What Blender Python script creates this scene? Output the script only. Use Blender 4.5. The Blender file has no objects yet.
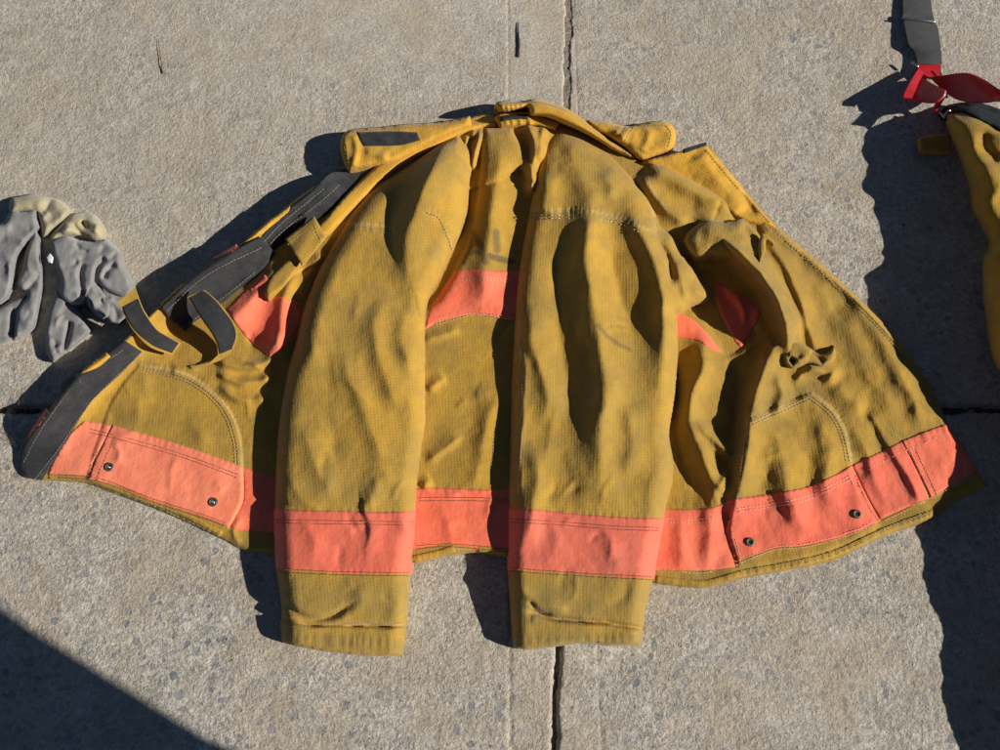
import bpy, bmesh, math, random
import numpy as np
from mathutils import Vector
from mathutils.geometry import delaunay_2d_cdt
R = math.radians
random.seed(5)
rng = np.random.default_rng(11)
scene = bpy.context.scene
col = scene.collection

# ------------------------------------------------------------------ camera, world, sun, exposure
CAM_D, TILT, HFOV = 1.25, R(20), R(58.5)
cam_data = bpy.data.cameras.new('camera'); cam = bpy.data.objects.new('camera', cam_data); col.objects.link(cam)
cam_data.sensor_fit = 'HORIZONTAL'; cam_data.angle = HFOV; cam_data.clip_start = .02; cam_data.clip_end = 200
cam.location = (0, -CAM_D * math.sin(TILT), CAM_D * math.cos(TILT)); cam.rotation_euler = (TILT, 0, 0)
scene.camera = cam
SUN_EL, SUN_AZ = R(30), R(14)          # azimuth: towards +x, swung this far to -y
w = bpy.data.worlds.new('World'); scene.world = w; w.use_nodes = True
nt = w.node_tree; bg = nt.nodes['Background']
sky = nt.nodes.new('ShaderNodeTexSky'); sky.sky_type = 'NISHITA'; sky.sun_disc = False
sky.air_density = .55; sky.dust_density = 0; sky.altitude = 1500; sky.sun_elevation = SUN_EL; sky.sun_rotation = R(90) + SUN_AZ
nt.links.new(sky.outputs[0], bg.inputs[0]); bg.inputs[1].default_value = .05
sd = bpy.data.lights.new('sun', 'SUN'); sd.energy = 5; sd.angle = R(.45); sd.color = (1, .955, .88)
sun = bpy.data.objects.new('sun', sd); col.objects.link(sun)
sv = Vector((math.cos(SUN_EL) * math.cos(SUN_AZ), -math.cos(SUN_EL) * math.sin(SUN_AZ), math.sin(SUN_EL)))
sun.rotation_euler = sv.to_track_quat('Z', 'Y').to_euler()
scene.view_settings.view_transform = 'Standard'; scene.view_settings.look = 'None'
scene.view_settings.exposure = .22; scene.view_settings.gamma = 1

# ------------------------------------------------------------------ helpers
MM = .001
FOC = 500 / math.tan(HFOV / 2)
ct, st = math.cos(TILT), math.sin(TILT)
CP = np.array([0, -CAM_D * st, CAM_D * ct])
def at(P, z):
    """points of the 1000x750 layout sheet, laid out at real height z"""
    P = np.asarray(P, float); z = np.asarray(z, float)
    x = (P[..., 0] - 500) / FOC; y = (375 - P[..., 1]) / FOC
    dx, dy, dz = x, y * ct + st, y * st - ct
    t = (z - CP[2]) / dz
    return np.stack([CP[0] + t * dx, CP[1] + t * dy, z + 0 * t], -1)

def sm(x): x = np.clip(x, 0, 1); return x * x * (3 - 2 * x)

def segdist(P, L):
    """distance, signed side and run fraction of points P to polyline L"""
    P = np.asarray(P, float); L = np.asarray(L, float)[:, :2]
    A = L[:-1]; B = L[1:]; D = B - A; ln = np.hypot(D[:, 0], D[:, 1]) + 1e-9
    cum = np.concatenate([[0], np.cumsum(ln)])
    best = np.full(len(P), 1e9); side = np.ones(len(P)); s = np.zeros(len(P))
    for i in range(len(A)):
        v = P - A[i]; t = np.clip((v @ D[i]) / ln[i] ** 2, 0, 1)
        q = v - t[:, None] * D[i]; d = np.hypot(q[:, 0], q[:, 1])
        c = D[i, 0] * v[:, 1] - D[i, 1] * v[:, 0]
        m = d < best
        best = np.where(m, d, best); side = np.where(m, np.sign(c), side)
        s = np.where(m, (cum[i] + t * ln[i]) / cum[-1], s)
    return best, side, s

def inside(P, poly):
    P = np.asarray(P, float); poly = np.asarray(poly, float); x, y = P[:, 0], P[:, 1]
    c = np.zeros(len(P), bool); j = len(poly) - 1
    for i in range(len(poly)):
        xi, yi = poly[i]; xj, yj = poly[j]
        if yi != yj:
            m = ((yi > y) != (yj > y)) & (x < (xj - xi) * (y - yi) / (yj - yi) + xi)
            c ^= m
        j = i
    return c

def catmull(L, step=3., closed=False, corner=55):
    """smooth a polyline but keep its sharp corners"""
    L = [np.array(p, float) for p in L]; n = len(L); out = []
    def tang(i):
        if closed: a, b, c = L[i - 1], L[i], L[(i + 1) % n]
        else:
            if i == 0 or i == n - 1: return None
            a, b, c = L[i - 1], L[i], L[i + 1]
        u, v = b[:2] - a[:2], c[:2] - b[:2]
        ang = abs(math.degrees(math.atan2(u[0] * v[1] - u[1] * v[0], u @ v)))
        if ang > corner: return None
        return (c - a) / 2
    for i in range(n if closed else n - 1):
        a, b = L[i], L[(i + 1) % n]; ta, tb = tang(i), tang((i + 1) % n)
        d = b - a; ta = d if ta is None else ta; tb = d if tb is None else tb
        l = np.linalg.norm(d); k = l / (max(np.linalg.norm(ta), 1e-6)); ta = ta * min(1, k); k = l / max(np.linalg.norm(tb), 1e-6); tb = tb * min(1, k)
        m = max(1, int(round(l / step)))
        for q in range(m):
            t = q / m; h1 = 2*t**3-3*t*t+1; h2 = t**3-2*t*t+t; h3 = -2*t**3+3*t*t; h4 = t**3-t*t
            out.append(a * h1 + ta * h2 + b * h3 + tb * h4)
    if not closed: out.append(L[-1])
    return np.array(out)

_lat = rng.random((256, 256))
def vnoise(x, y):
    xi = np.floor(x).astype(int); yi = np.floor(y).astype(int); fx = x - xi; fy = y - yi
    fx = fx * fx * (3 - 2 * fx); fy = fy * fy * (3 - 2 * fy)
    g = lambda a, b: _lat[a & 255, b & 255]
    return (g(xi, yi)*(1-fx)*(1-fy) + g(xi+1, yi)*fx*(1-fy) + g(xi, yi+1)*(1-fx)*fy + g(xi+1, yi+1)*fx*fy) * 2 - 1
def fbm(P, s, ang=0, stretch=1, oct=3, seed=0):
    c, q = math.cos(ang), math.sin(ang)
    x = (P[:, 0] * c + P[:, 1] * q) / s + seed * 17.3; y = (-P[:, 0] * q + P[:, 1] * c) / (s * stretch) + seed * 9.1
    o = 0; a = 1
    for k in range(oct): o = o + a * vnoise(x, y); x = x * 2.03 + 5.1; y = y * 2.03 + 3.7; a *= .5
    return o

# height features; lengths across the sheet are in sheet units, heights in mm
def fold(L, h, wl, wr, taper=.25, sharp=False):
    Lc = catmull(L, 5)
    tt = np.concatenate([[0], np.cumsum(np.hypot(*np.diff(Lc[:, :2], axis=0).T))]); tt = tt / tt[-1]
    def f(P):
        o = np.zeros(len(P)); lo = Lc[:, :2].min(0) - 3.2 * max(wl, wr); hi = Lc[:, :2].max(0) + 3.2 * max(wl, wr)
        m = ((P >= lo) & (P <= hi)).all(1)
        if not m.any(): return o
        d, s, t = segdist(P[m], Lc)
        wv = np.where(s > 0, wl, wr)
        hm = np.interp(t, tt, Lc[:, 2]) if Lc.shape[1] > 2 else 1.
        g = np.exp(-d / wv * 1.3) if sharp else np.exp(-(d / wv) ** 1.6)
        tp = sm(t / taper) * sm((1 - t) / taper) if taper else 1
        o[m] = h * g * tp * hm * (1 + .22 * vnoise(t * 4 + h, t * 0 + h * .37 + 3))
        return o
    f.warp = True
    return f
def plat(poly, h, w, power=.5, closed_smooth=True):
    C = catmull(poly, 4, True) if closed_smooth else np.array(poly, float)
    Cc = np.vstack([C, C[:1]])
    def f(P):
        o = np.zeros(len(P)); lo, hi = C.min(0), C.max(0)
        m = ((P >= lo) & (P <= hi)).all(1)
        if not m.any(): return o
        d = segdist(P[m], Cc)[0]; ins = inside(P[m], C)
        u = np.clip(d / w, 0, 1)
        o[m] = np.where(ins, h * (1 - (1 - u) ** 2) ** power, 0)
        return o
    return f
def nz(h, s, ang=0, stretch=1, oct=3, seed=0, pos=False, region=None):
    def f(P):
        v = fbm(P, s, ang, stretch, oct, seed)
        if pos: v = 1 - np.abs(v) * 2
        if region is not None: v = v * region(P)
        return h * v
    return f
def creases(poly, n, ang, spread, ln, h, w, seed):
    q = np.random.default_rng(seed); P_ = np.array(poly, float); out = []
    while len(out) < n:
        c = q.uniform(P_.min(0), P_.max(0))
        if not inside(c[None], P_)[0]: continue
        a = math.radians(ang + q.normal(0, spread)); l = ln * q.uniform(.5, 1.5); b = q.normal(0, .12) * l
        d = np.array([math.cos(a), math.sin(a)]); m = np.array([-d[1], d[0]])
        ww = w * q.uniform(.6, 1.5); s_ = q.choice([-1, 1, 1]); hh = h * q.uniform(.5, 1.4) * s_ * min(1.6, ww / w + .3)
        out.append(fold([tuple(c - d * l / 2), tuple(c + m * b), tuple(c + d * l / 2)], hh, ww * (1 if d[1] > 0 else 1.6), ww * (1.6 if d[1] > 0 else 1), .4))
    return out
def pucker(L, amp, per, w):
    Lc = catmull(L, 3); ln = np.hypot(*np.diff(Lc, axis=0).T).sum()
    def f(P):
        o = np.zeros(len(P)); lo = Lc.min(0) - 3 * w; hi = Lc.max(0) + 3 * w; m = ((P >= lo) & (P <= hi)).all(1)
        if not m.any(): return o
        d, s_, t = segdist(P[m], Lc); ph = t * ln / per; ph = ph + 1.6 * vnoise(ph * .23 + 3, ph * 0)
        o[m] = amp * np.sin(6.2832 * (ph + .5 * vnoise(ph * .5, ph * 0 + amp))) * (.35 + .65 * (vnoise(ph * .27 + 9, ph * 0) * .5 + .5)) * np.exp(-(d / w) ** 2)
        return o
    return f
def total(fs):
    def f(P):
        P = np.asarray(P, float)
        Pw = P + np.stack([fbm(P, 55, seed=71, oct=3), fbm(P, 55, seed=72, oct=3)], -1) * 3
        return sum(g(Pw if hasattr(g, 'warp') else P) for g in fs)
    return f

def link_mesh(name, verts, faces, mat, parent=None, smooth=True, uv=None, attrs=None):
    me = bpy.data.meshes.new(name); me.from_pydata([tuple(v) for v in verts], [], faces); me.update()
    if smooth: me.polygons.foreach_set('use_smooth', [True] * len(me.polygons))
    if uv is not None:
        l = me.uv_layers.new(name='UVMap'); idx = np.zeros(len(me.loops), int); me.loops.foreach_get('vertex_index', idx)
        l.data.foreach_set('uv', np.asarray(uv)[idx].ravel())
    for k, v in (attrs or {}).items():
        a = me.attributes.new(k, 'FLOAT', 'POINT'); a.data.foreach_set('value', np.asarray(v, float))
    me.materials.append(mat)
    o = bpy.data.objects.new(name, me); col.objects.link(o)
    if parent is not None: o.parent = parent
    return o

def tag(o, label=None, cat=None, group=None, kind=None):
    if label: o['label'] = label
    if cat: o['category'] = cat
    if group: o['group'] = group
    if kind: o['kind'] = kind
    return o
def thing(name, p, label, cat, group=None):
    o = bpy.data.objects.new(name, None); o.empty_display_size = .05
    col.objects.link(o); L = at(p, 0.); o.location = tuple(L)
    tag(o, label, cat, group); o['_o'] = 1; del o['_o']
    return o
def under(o, parent):
    """parent keeping the place in the world"""
    o.parent = parent; o.matrix_parent_inverse.identity()
    off = Vector(parent.location)
    o.data.transform(__import__('mathutils').Matrix.Translation(-off))
    return o

def sheet(name, poly, hf, mat, parent, sp=2.2, skirt=None, edge=2.5, edrop=2., ang=0., lines=(), off=0., closed_smooth=True, attrs=None, corner=55, wob=0.):
    """a cloth surface: outline on the sheet, height function hf (mm), rounded edges and a turned-down rim"""
    C = catmull(poly, sp, True, corner) if closed_smooth else np.array(poly, float)
    if wob:
        C = C + np.stack([fbm(C, 9, seed=3), fbm(C, 9, seed=4)], -1) * wob
    n = len(C)
    lo, hi = C.min(0), C.max(0)
    xs = np.arange(lo[0], hi[0], sp); ys = np.arange(lo[1], hi[1], sp * .9)
    X, Y = np.meshgrid(xs, ys); X = X + (np.arange(len(ys)) % 2)[:, None] * sp / 2
    G = np.stack([X.ravel(), Y.ravel()], -1); G = G + rng.uniform(-.12, .12, G.shape) * sp
    G = G[inside(G, C)]
    Cc = np.vstack([C, C[:1]])
    d = segdist(G, Cc)[0]; G = G[d > sp * .55]
    # rows close to the edge for a round rim
    extra = []
    for (L, offs) in lines:
        L = catmull(L, 2.); T = np.gradient(L, axis=0); T /= np.hypot(T[:, 0], T[:, 1])[:, None] + 1e-9
        for q in offs: extra.append(L + np.stack([-T[:, 1], T[:, 0]], -1) * q)
    if extra:
        E = np.vstack(extra); E = E[inside(E, C)]
        dE = segdist(E, Cc)[0]; E = E[dE > sp * .5]
        keep = np.ones(len(G), bool)
        for (L, offs) in lines: keep &= segdist(G, catmull(L, 2.))[0] > max(abs(q) for q in offs) + .8
        G = np.vstack([G[keep], E])
    pts = np.vstack([C, G])
    res = delaunay_2d_cdt([Vector((p[0], p[1])) for p in pts], [(i, (i + 1) % n) for i in range(n)], [], 1, 1e-5)
    V = np.array([[v.x, v.y] for v in res[0]]); F = [tuple(f) for f in res[2]]
    d = segdist(V, Cc)[0]
    z = hf(V) + off
    u = np.clip(d / edge, 0, 1); z = z - edrop * (1 - (1 - (1 - u) ** 2) ** .5)
    # boundary edges
    cnt = {}
    for f in F:
        for a, b in zip(f, f[1:] + f[:1]):
            k = (min(a, b), max(a, b)); cnt[k] = (cnt[k][0] + 1, (a, b)) if k in cnt else (1, (a, b))
    B = [e for c, e in cnt.values() if c == 1]
    W3 = at(V, z * MM)
    # orientation
    f0 = F[0]; nrm = np.cross(W3[f0[1]] - W3[f0[0]], W3[f0[2]] - W3[f0[0]])
    if nrm[2] < 0: F = [f[::-1] for f in F]; B = [(b, a) for a, b in B]
    verts = list(W3); c, q = math.cos(ang), math.sin(ang)
    uvw = np.stack([W3[:, 0] * c + W3[:, 1] * q, -W3[:, 0] * q + W3[:, 1] * c], -1); uvl = list(uvw)
    zz = list(z)
    bs = sorted({i for e in B for i in e})
    low = {}
    for i in bs:
        zl = max(.3, z[i] - (skirt if skirt is not None else 3.))
        if zl > z[i] - .4: zl = z[i] - .6
        g = W3[i].copy(); g[2] = zl * MM
        low[i] = len(verts); verts.append(g); uvl.append(uvw[i] + np.array([0, (z[i] - zl) * MM])); zz.append(zl)
    for a, b in B: F.append((b, a, low[a], low[b]))
    at_ = {}
    for k, fn in (attrs or {}).items():
        v = fn(V); at_[k] = np.concatenate([v, [v[i] for i in bs]])
    o = link_mesh(name, verts, F, mat, None, True, np.array(uvl), at_)
    if parent is not None: under(o, parent)
    return o

def stitch(name, lines, hf, mat, parent, off=.5, dash=2.4, gap=1.1, wd=.75):
    for L in lines: stitch1(name, [L], hf, mat, parent, off, dash, gap, wd)
def stitch1(name, lines, hf, mat, parent, off, dash, gap, wd):
    verts, faces = [], []
    for L in lines:
        L = catmull(L, .5); seg = np.hypot(*np.diff(L, axis=0).T); s = np.concatenate([[0], np.cumsum(seg)])
        p = 0
        while p + dash < s[-1]:
            q = np.array([p, p + dash * .5, p + dash]); X = np.interp(q, s, L[:, 0]); Y = np.interp(q, s, L[:, 1])
            T = np.array([X[2] - X[0], Y[2] - Y[0]]); T /= np.linalg.norm(T) + 1e-9; N = np.array([-T[1], T[0]]) * wd / 2
            C = np.stack([X, Y], -1) + rng.normal(0, .12, (1, 2)); PL = np.vstack([C - N, C, C + N])
            z = hf(PL) + off; z[3:6] += .35; z[[0, 2, 6, 8]] -= .2
            W = at(PL, z * MM); b = len(verts); verts += list(W)
            faces += [(b, b+1, b+4, b+3), (b+1, b+2, b+5, b+4), (b+3, b+4, b+7, b+6), (b+4, b+5, b+8, b+7)]
            p += dash + gap
    o = link_mesh(name, verts, faces, mat); under(o, parent); return o

def ribbon(name, A, Bp, mat, parent, th=1.6, step=2., nw=4, bow=0.):
    """strap between two edge lines of (x, y, z mm), with thickness"""
    A = catmull(A, step); Bp = catmull(Bp, step); n = max(len(A), len(Bp))
    rs = lambda L: np.stack([np.interp(np.linspace(0, 1, n), np.linspace(0, 1, len(L)), L[:, k]) for k in range(3)], -1)
    A, Bp = rs(A), rs(Bp); V = []; UV = []
    for i in range(n):
        for j in range(nw + 1):
            t = j / nw; p = A[i] * (1 - t) + Bp[i] * t; p = p.copy(); p[2] += bow * 4 * t * (1 - t)
            V.append(at(p[:2], p[2] * MM)); 
    V = np.array(V); run = 0; lastp = None
    for i in range(n):
        c = V[i * (nw + 1) + nw // 2]
        if lastp is not None: run += np.linalg.norm(c - lastp)
        lastp = c; wdt = np.linalg.norm(V[i * (nw + 1)] - V[i * (nw + 1) + nw])
        for j in range(nw + 1): UV.append((wdt * j / nw, run))
    F = []
    for i in range(n - 1):
        for j in range(nw):
            a = i * (nw + 1) + j; F.append((a, a + 1, a + nw + 2, a + nw + 1))
    nr = np.zeros_like(V)
    for f in F:
        q = np.cross(V[f[1]] - V[f[0]], V[f[3]] - V[f[0]])
        for k in f: nr[k] += q
    nr /= np.linalg.norm(nr, axis=1)[:, None] + 1e-12
    if nr[:, 2].mean() < 0: nr = -nr; F = [f[::-1] for f in F]
    m = len(V); V2 = V - nr * th * MM
    allV = np.vstack([V, V2]); AF = list(F) + [tuple(m + k for k in f[::-1]) for f in F]
    cnt = {}
    for f in F:
        for a, b in zip(f, f[1:] + f[:1]):
            k = (min(a, b), max(a, b)); cnt[k] = (cnt[k][0] + 1, (a, b)) if k in cnt else (1, (a, b))
    for c, (a, b) in cnt.values():
        if c == 1: AF.append((b, a, m + a, m + b))
    o = link_mesh(name, allV, AF, mat, None, True, np.array(UV + UV))
    md = o.modifiers.new('edge', 'EDGE_SPLIT'); md.split_angle = R(50)
    if parent is not None: under(o, parent)
    return o

# ------------------------------------------------------------------ materials
class N:
    def __init__(s, name):
        s.m = bpy.data.materials.new(name); s.m.use_nodes = True; s.t = s.m.node_tree; s.b = s.t.nodes['Principled BSDF']
    def n(s, ty, **k):
        o = s.t.nodes.new('ShaderNode' + ty)
        for a, b in k.items():
            if a.startswith('_'): o.inputs[a[1:].replace('_', ' ')].default_value = b
            else: setattr(o, a, b)
        return o
    def l(s, a, b): s.t.links.new(a, b)
    def math(s, op, a, b=None, c=None, clamp=False):
        o = s.n('Math', operation=op); o.use_clamp = clamp
        for i, v in enumerate((a, b, c)):
            if v is None: continue
            if hasattr(v, 'links'): s.l(v, o.inputs[i])
            else: o.inputs[i].default_value = v
        return o.outputs[0]
    def mix(s, f, a, b, mode='MIX'):
        o = s.n('Mix', data_type='RGBA', blend_type=mode)
        for i, v in ((0, f), (6, a), (7, b)):
            if hasattr(v, 'links'): s.l(v, o.inputs[i])
            else: o.inputs[i].default_value = v if i == 0 else (*v, 1)
        return o.outputs[2]
    def ramp(s, v, a, b, x=0., y=1.):
        o = s.n('MapRange'); o.inputs[1].default_value = a; o.inputs[2].default_value = b; o.inputs[3].default_value = x; o.inputs[4].default_value = y
        s.l(v, o.inputs[0]); return o.outputs[0]
    def noise(s, vec, scale, detail=3, rough=.55, dist=0):
        o = s.n('TexNoise', _Scale=scale, _Detail=detail, _Roughness=rough, _Distortion=dist); s.l(vec, o.inputs['Vector']); return o.outputs['Fac']
    def bump(s, h, dist, strength=1., prev=None):
        o = s.n('Bump', _Strength=strength, _Distance=dist); s.l(h, o.inputs['Height'])
        if prev is not None: s.l(prev, o.inputs['Normal'])
        return o.outputs[0]

def fabric(name, base, alt, dirt, grid=.0042, gridc=.86, bump=.00016, dirt_amt=.5, rough=.9, ink=False, twill=False, sheen=.15):
    k = N(name); uv = k.n('UVMap').outputs[0]; geo = k.n('NewGeometry').outputs['Position']
    sx = k.n('SeparateXYZ'); 
    warp = k.n('TexNoise', _Scale=18., _Detail=2.); k.l(uv, warp.inputs['Vector'])
    wv = k.n('VectorMath', operation='SCALE'); k.l(warp.outputs['Color'], wv.inputs[0]); wv.inputs['Scale'].default_value = .006
    ad = k.n('VectorMath', operation='ADD'); k.l(uv, ad.inputs[0]); k.l(wv.outputs[0], ad.inputs[1]); k.l(ad.outputs[0], sx.inputs[0])
    def stripe(v, per, wd):
        f = k.math('FRACT', k.math('DIVIDE', v, per)); d = k.math('ABSOLUTE', k.math('SUBTRACT', f, .5))
        return k.ramp(d, wd, 0, 0, 1)     # 1 on the rib
    g = k.math('MAXIMUM', stripe(sx.outputs[0], grid, .22), stripe(sx.outputs[1], grid, .22))
    fine = k.math('MULTIPLY', k.math('SINE', k.math('MULTIPLY', sx.outputs[0], 6.2832 / .0013)), k.math('SINE', k.math('MULTIPLY', sx.outputs[1], 6.2832 / .0013)))
    n1 = k.noise(geo, 9, 4, .6, .6); n2 = k.noise(geo, 42, 4, .65); n3 = k.noise(geo, 700, 2, .6)
    stv = k.n('Mapping'); k.l(uv, stv.inputs[0]); stv.inputs['Scale'].default_value = (260, 30, 1); n4 = k.noise(stv.outputs[0], 1, 3, .6)
    c = k.mix(k.ramp(n2, .35, .65), base, alt)
    dm = k.math('MULTIPLY', k.ramp(k.math('ADD', k.math('MULTIPLY', n1, .7), k.math('MULTIPLY', n2, .3)), .44, .66), dirt_amt)
    c = k.mix(dm, c, dirt)
    c = k.mix(k.math('MULTIPLY', k.ramp(n4, .45, .7), .2), c, tuple(x * .72 for x in base))
    c = k.mix(k.math('MULTIPLY', k.math('SUBTRACT', 1., g), 1 - gridc), c, tuple(x * .5 for x in base))
    if ink:
        a = k.n('Attribute', attribute_name='ink').outputs['Fac']
        br = k.ramp(k.noise(geo, 500, 3, .7), .3, .62, .55, 1)
        c = k.mix(k.math('MULTIPLY', a, br, clamp=True), c, (.06, .058, .05))
        w_ = k.n('Attribute', attribute_name='worn').outputs['Fac']
        c = k.mix(k.math('MULTIPLY', w_, k.ramp(k.noise(geo, 240, 4, .7), .35, .65, .1, .8), clamp=True), c, (.62, .50, .27))
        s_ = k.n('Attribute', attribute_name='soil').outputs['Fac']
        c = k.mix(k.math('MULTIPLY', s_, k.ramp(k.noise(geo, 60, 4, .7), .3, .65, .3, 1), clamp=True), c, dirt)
    sp = k.ramp(k.noise(geo, 330, 1, .5), .77, .8)
    c = k.mix(k.math('MULTIPLY', sp, .45), c, tuple(x * .25 for x in base))
    k.l(c, k.b.inputs['Base Color']); k.b.inputs['Roughness'].default_value = rough
    k.b.inputs['Sheen Weight'].default_value = sheen; k.b.inputs['Sheen Roughness'].default_value = .5
    k.b.inputs['Specular IOR Level'].default_value = .25
    h = k.math('ADD', g, k.math('MULTIPLY', fine, .18)); h = k.math('ADD', h, k.math('MULTIPLY', n3, .5))
    b1 = k.bump(n2, .004, .5); b2 = k.bump(n4, .0004, .5, b1)
    k.l(k.bump(h, bump, 1., b2), k.b.inputs['Normal'])
    return k.m
M = {}
M['shell'] = fabric('aramid_cloth', (.50, .285, .036), (.43, .25, .038), (.235, .165, .045), ink=True, dirt_amt=.6)
M['sleeve'] = fabric('sleeve_cloth', (.52, .30, .040), (.45, .265, .042), (.26, .185, .055), gridc=.76, ink=True, dirt_amt=.6)
M['soft'] = fabric('collar_cloth', (.64, .345, .032), (.55, .30, .034), (.34, .2, .045), gridc=.93, dirt_amt=.3, ink=True)
M['orange'] = fabric('orange_trim', (.93, .205, .100), (.88, .155, .072), (.66, .18, .12), grid=.05, gridc=1., bump=.00008, dirt_amt=.55, rough=.75, ink=True)
M['orange_worn'] = fabric('red_faded_trim', (.85, .165, .088), (.78, .135, .070), (.58, .16, .105), grid=.05, gridc=1., bump=.00008, dirt_amt=.7, rough=.75, ink=True)
M['orange_pale'] = fabric('sun_bleached_trim', (.95, .27, .145), (.93, .22, .105), (.72, .22, .14), grid=.05, gridc=1., bump=.00008, dirt_amt=.45, rough=.75, ink=True)
M['suede'] = fabric('grey_suede', (.275, .268, .25), (.215, .21, .20), (.12, .116, .105), grid=.05, gridc=1, bump=.0006, dirt_amt=.5, sheen=.3)
M['cream'] = fabric('cream_suede', (.43, .375, .235), (.37, .32, .19), (.25, .21, .13), grid=.05, gridc=1, bump=.0006, dirt_amt=.3, sheen=.3)
M['pants'] = fabric('trouser_cloth', (.44, .25, .016), (.36, .2, .016), (.2, .13, .03), dirt_amt=.4)
M['lining'] = fabric('dark_lining', (.012, .013, .015), (.010, .022, .028), (.03, .028, .025), gridc=.9, dirt_amt=.4, sheen=0)
def hookloop(name, c0, c1, b=.0006):
    k = N(name); geo = k.n('NewGeometry').outputs['Position']; uv = k.n('UVMap').outputs[0]
    n = k.noise(geo, 900, 3, .7); f = k.noise(geo, 60, 3, .7)
    c = k.mix(k.ramp(f, .3, .7), c0, c1); c = k.mix(k.math('MULTIPLY', k.ramp(n, .58, .75), .35), c, (.14, .13, .11))
    lint = k.ramp(k.noise(geo, 260, 4, .8, 2.), .63, .70); c = k.mix(k.math('MULTIPLY', lint, .75), c, (.3, .26, .19))
    k.l(c, k.b.inputs['Base Color']); k.b.inputs['Roughness'].default_value = .8; k.b.inputs['Specular IOR Level'].default_value = .2
    k.b.inputs['Sheen Weight'].default_value = .15
    k.l(k.bump(n, b, 1.), k.b.inputs['Normal']); return k.m
M['velcro'] = hookloop('black_hook_tape', (.017, .018, .020), (.036, .036, .038))
M['webbing'] = hookloop('grey_elastic', (.045, .047, .048), (.065, .066, .066), .0003)
def plain(name, c, rough=.5, metal=0., c2=None, sc=200, b=.0002):
    k = N(name); geo = k.n('NewGeometry').outputs['Position']; n = k.noise(geo, sc, 4, .65)
    k.l(k.mix(k.ramp(n, .35, .65), c, c2 or tuple(x * .7 for x in c)), k.b.inputs['Base Color'])
    k.b.inputs['Roughness'].default_value = rough; k.b.inputs['Metallic'].default_value = metal
    k.l(k.bump(n, b, .6), k.b.inputs['Normal']); return k.m
M['thread'] = plain('tan_thread', (.50, .38, .19), .85)
M['thread_dark'] = plain('brown_thread', (.34, .11, .06), .85)
M['thread_pink'] = plain('pink_thread', (.85, .42, .30), .85)
M['thread_white'] = plain('white_thread', (.30, .26, .19), .85)
M['red'] = plain('red_leather', (.52, .012, .016), .45, c2=(.40, .008, .014), sc=120)
M['steel'] = plain('nickel', (.72, .70, .66), .28, 1.)
M['brass'] = plain('tarnished_brass', (.16, .13, .09), .6, .6, sc=900)
M['black'] = plain('black_label', (.02, .02, .022), .6)
M['hole'] = plain('grommet_hole', (.01, .009, .008), .9)
M['soil'] = plain('joint_soil', (.40, .34, .25), .95, c2=(.10, .085, .06), sc=420, b=.003)
M['soil_dark'] = plain('damp_joint_soil', (.11, .085, .05), .95, c2=(.035, .03, .022), sc=260, b=.003)
M['straw'] = plain('dry_straw', (.16, .12, .06), .8)
M['twig'] = plain('dark_twig', (.05, .038, .03), .85)

# concrete
k = N('weathered_concrete'); geo = k.n('NewGeometry').outputs['Position']
rg = k.n('Attribute', attribute_name='rough').outputs['Fac']; tn = k.n('Attribute', attribute_name='tint').outputs['Fac']
nA = k.noise(geo, 3.2, 4, .6); nB = k.noise(geo, 26, 4, .65); nC = k.noise(geo, 190, 4, .72); nD = k.noise(geo, 620, 3, .7)
c = k.mix(k.ramp(nA, .35, .65), (.56, .505, .415), (.46, .43, .365))
c = k.mix(k.math('MULTIPLY', k.ramp(nB, .38, .62), .5), c, (.36, .33, .28))
def grains(scale):
    v = k.n('TexVoronoi', _Scale=scale); k.l(geo, v.inputs['Vector']); q = k.n('SeparateColor'); k.l(v.outputs['Color'], q.inputs[0]); return q.outputs[0], q.outputs[1]
g1, g1b = grains(330); g2, g2b = grains(620)
c = k.mix(k.math('MULTIPLY', k.ramp(g1, .62, .9), .32), c, (.74, .67, .56)); c = k.mix(k.math('MULTIPLY', k.ramp(g1, .3, .05), .5), c, (.20, .18, .15))
c = k.mix(k.math('MULTIPLY', k.ramp(g2, .6, .9), .38), c, (.78, .71, .58)); c = k.mix(k.math('MULTIPLY', k.ramp(g2, .35, .05), .36), c, (.22, .19, .15))
c = k.mix(k.math('MULTIPLY', k.ramp(g2b, .9, .97), .4), c, (.55, .36, .22))
c = k.mix(k.ramp(nD, .5, .72, 0, .4), c, (.78, .71, .60)); c = k.mix(k.ramp(nD, .5, .27, 0, .5), c, (.2, .175, .135))
# aggregate stones
def stones(scale, thr, seed):
    mp = k.n('Mapping'); k.l(geo, mp.inputs[0]); mp.inputs['Location'].default_value = (seed, seed * .7, 0)
    dn = k.n('TexNoise', _Scale=scale * 1.1, _Detail=3.); k.l(mp.outputs[0], dn.inputs['Vector'])
    sc_ = k.n('VectorMath', operation='SCALE'); k.l(dn.outputs['Color'], sc_.inputs[0]); sc_.inputs['Scale'].default_value = .75 / scale
    ad = k.n('VectorMath', operation='ADD'); k.l(mp.outputs[0], ad.inputs[0]); k.l(sc_.outputs[0], ad.inputs[1])
    v = k.n('TexVoronoi', _Scale=scale); k.l(ad.outputs[0], v.inputs['Vector'])
    sp = k.n('SeparateColor'); k.l(v.outputs['Color'], sp.inputs[0])
    on = k.ramp(sp.outputs[0], thr, thr + .02); rad = k.ramp(sp.outputs[1], 0, 1, .22, .5)
    d = k.math('SUBTRACT', rad, v.outputs['Distance']); body = k.ramp(d, 0, .035)
    return k.math('MULTIPLY', on, body), sp.outputs[2], d
s1, r1, _d1 = stones(78, .55, .3); s2, r2, _d2 = stones(135, .5, 1.7)
wear = k.ramp(k.noise(geo, 7, 3, .6), .34, .62, .15, 1); wr = k.math('MULTIPLY', wear, rg)
s1 = k.math('MULTIPLY', s1, wr); s2 = k.math('MULTIPLY', s2, wr)
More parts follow.
